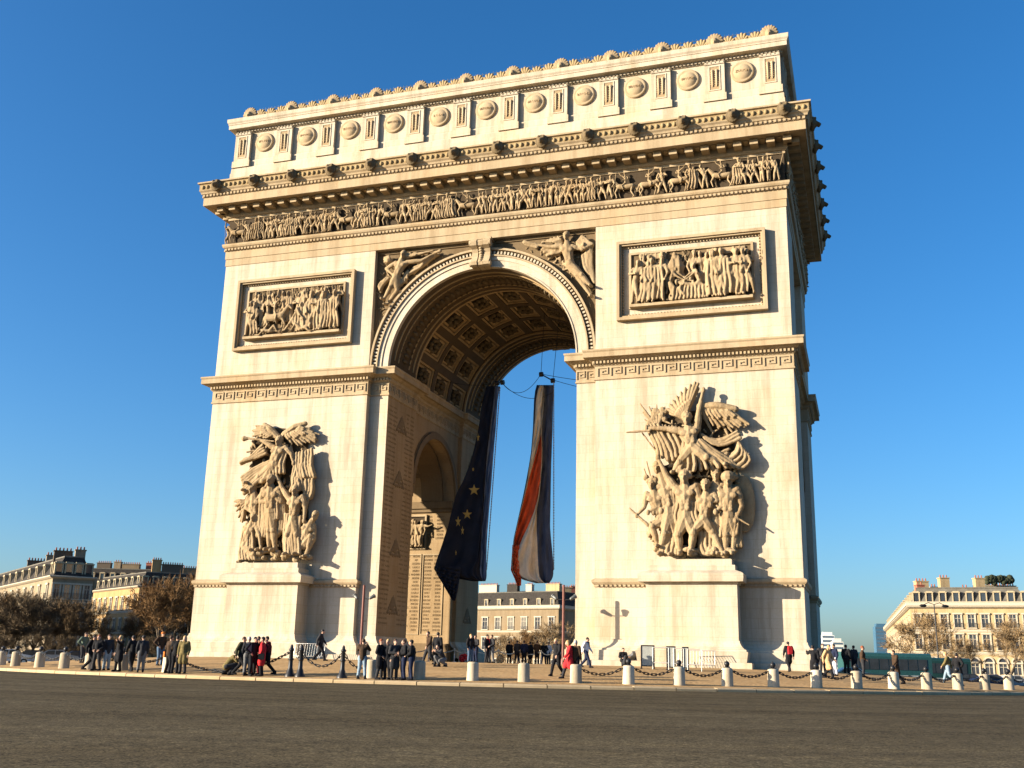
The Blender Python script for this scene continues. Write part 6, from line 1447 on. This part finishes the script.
# ------------------------------------------------------------------ coach, cars, street lamps
def coach(u, d, L, label, col):
    p = at_d(u, d); z = gz(p.x,p.y); t = thing('tour_coach', label, 'coach', (p.x,p.y,z), YAW+.05); H = 3.3
    prof_ = [(-1.25,.35),(-1.25,2.9),(-1.1,3.2),(-.8,3.3),(.8,3.3),(1.1,3.2),(1.25,2.9),(1.25,.35)]
    q = MB(); q.prism(prof_, lambda a: (-L/2,a[0],a[1]), lambda a: (L/2,a[0],a[1])); obj('body', q, col, t)
    q = MB(); n = 8
    for k in range(n): x0 = -L/2+.5+(L-1)*k/n; q.box(x0+.06, x0+(L-1)/n-.06, -1.28, -1.251, 1.5, 2.65)
    obj('side_windows', q, GLASS, t)
    q = MB(); q.box(L/2, L/2+.03, -1.1, 1.1, 1.3, 2.8); obj('windscreen', q, GLASS, t)
    q = MB(); q.box(-L/2+.2, L/2-.2, -1.275, -1.251, .75, .95); obj('stripe', q, plain('pale_stripe', (.5,.52,.5), .5), t)
    for x in (-L/2+2.2, L/2-2.6):
        q = MB(); q.cyl((x,-1.3,.48), .48, (x,-1.0,.48), .48, 18); wh = obj('wheel', q, plain('tyre_rubber', (.02,.02,.02), .8), t); q = MB(); q.cyl((x,-1.32,.48), .26, (x,-1.29,.48), .26, 14); obj('rim', q, ZINC, wh)
    for s in (-.9,.9): q = MB(); q.cyl((L/2,s,.8), .14, (L/2+.05,s,.8), .14, 10); obj('headlight', q, ZINC, t)
coach(885, 116, 9.6, 'long dark teal coach with a row of windows behind the walkers', plain('teal_paint', (.025,.085,.085), .35)); coach(938, 128, 7.2, 'short dark green bus at the right end of the coach', plain('dark_green_paint', (.015,.05,.045), .35))
def car_proto():
    t = thing('parked_car', None, 'car'); q = MB(); side = [(-2.1,.35),(-2.15,.8),(-1.9,.95),(-1.35,1.02),(-.75,1.42),(.55,1.45),(1.2,1.0),(1.95,.9),(2.15,.7),(2.1,.35)]
    q.prism(side, lambda a: (a[0],-.85,a[1]), lambda a: (a[0],.85,a[1])); obj('body', q, GREYM, t)
    q = MB(); q.prism([(-1.15,1.0),(-.7,1.36),(-.12,1.38),(-.12,1.0)], lambda a: (a[0],-.87,a[1]), lambda a: (a[0],-.852,a[1])); q.prism([(-.04,1.0),(-.04,1.38),(.5,1.38),(1.0,1.0)], lambda a: (a[0],-.87,a[1]), lambda a: (a[0],-.852,a[1])); obj('side_window', q, GLASS, t)
    q = MB(); q.obox((.9,0,1.22), (.32,0,-.22), (0,.72,0), (.02,0,.03)); obj('windscreen', q, GLASS, t)
    for x in (-1.3,1.3):
        for s in (-1,1):
            q = MB(); q.cyl((x,s*.88,.31), .31, (x,s*.68,.31), .31, 14); wh = obj('wheel', q, CL['black'], t); q = MB(); q.cyl((x,s*.90,.31), .18, (x,s*.875,.31), .18, 10); obj('rim', q, ZINC, wh)
    for s in (-.6,.6): q = MB(); q.ell((2.08,s,.68), (.08,.16,.1), n=8, m=5); obj('headlight', q, WFRAME, t)
    return t
cp = car_proto()
CARC = [plain('white_car_paint', (.6,.6,.6), .3), plain('dark_blue_car_paint', (.02,.03,.07), .3), plain('silver_car_paint', (.3,.31,.32), .3), plain('black_car_paint', (.012,.012,.014), .3)]
for i, (u, d, ci, lab) in enumerate(((10,100,0,'white car behind the leftmost bollards'),(34,104,3,'black car behind the third bollard from the left'),(56,101,2,'silver car behind the left bollards'),(80,106,1,'dark blue car behind the leftmost people'),(968,122,3,'black car right of the green bus'),(990,120,1,'dark blue car under the arched windows'),(1012,121,2,'silver car at the right edge'),(851,104,0,'white car low behind the dark onlookers'))):
    o = cp if i == 0 else copy_tree(cp); p = at_d(u,d); o.location = (p.x,p.y,gz(p.x,p.y)); o.rotation_euler = (0,0,YAW+(.4 if u < 300 else -.1)); o['label'] = lab; o['group'] = 'cars on the far side of the circle'
    for ch in o.children:
        if ch.name.startswith('body'): ch.material_slots[0].link = 'OBJECT'; ch.material_slots[0].material = CARC[ci]
def lamp(u, d, h, label):
    p = at_d(u,d); t = thing('street_lamp', label, 'street lamp', (p.x,p.y,gz(p.x,p.y)), YAW, 'street lamps on the right'); q = MB(); q.lathe([(.22,0),(.2,.9),(.1,1.1),(.07,h)], n=10); obj('pole', q, IRON, t)
    q = MB(); q.tube([Vector((-1.6,0,h-.1)),Vector((-.8,0,h+.25)),Vector((0,0,h)),Vector((.8,0,h+.25)),Vector((1.6,0,h-.1))], .05, 6); obj('arm', q, IRON, t)
    for s in (-1,1): q = MB(); q.ell((s*1.6,0,h-.2), (.55,.2,.22), n=10, m=6); obj('lamp_head', q, IRON, t)
lamp(939.5, 150, 11.5, 'dark street lamp with two arms before the right building')
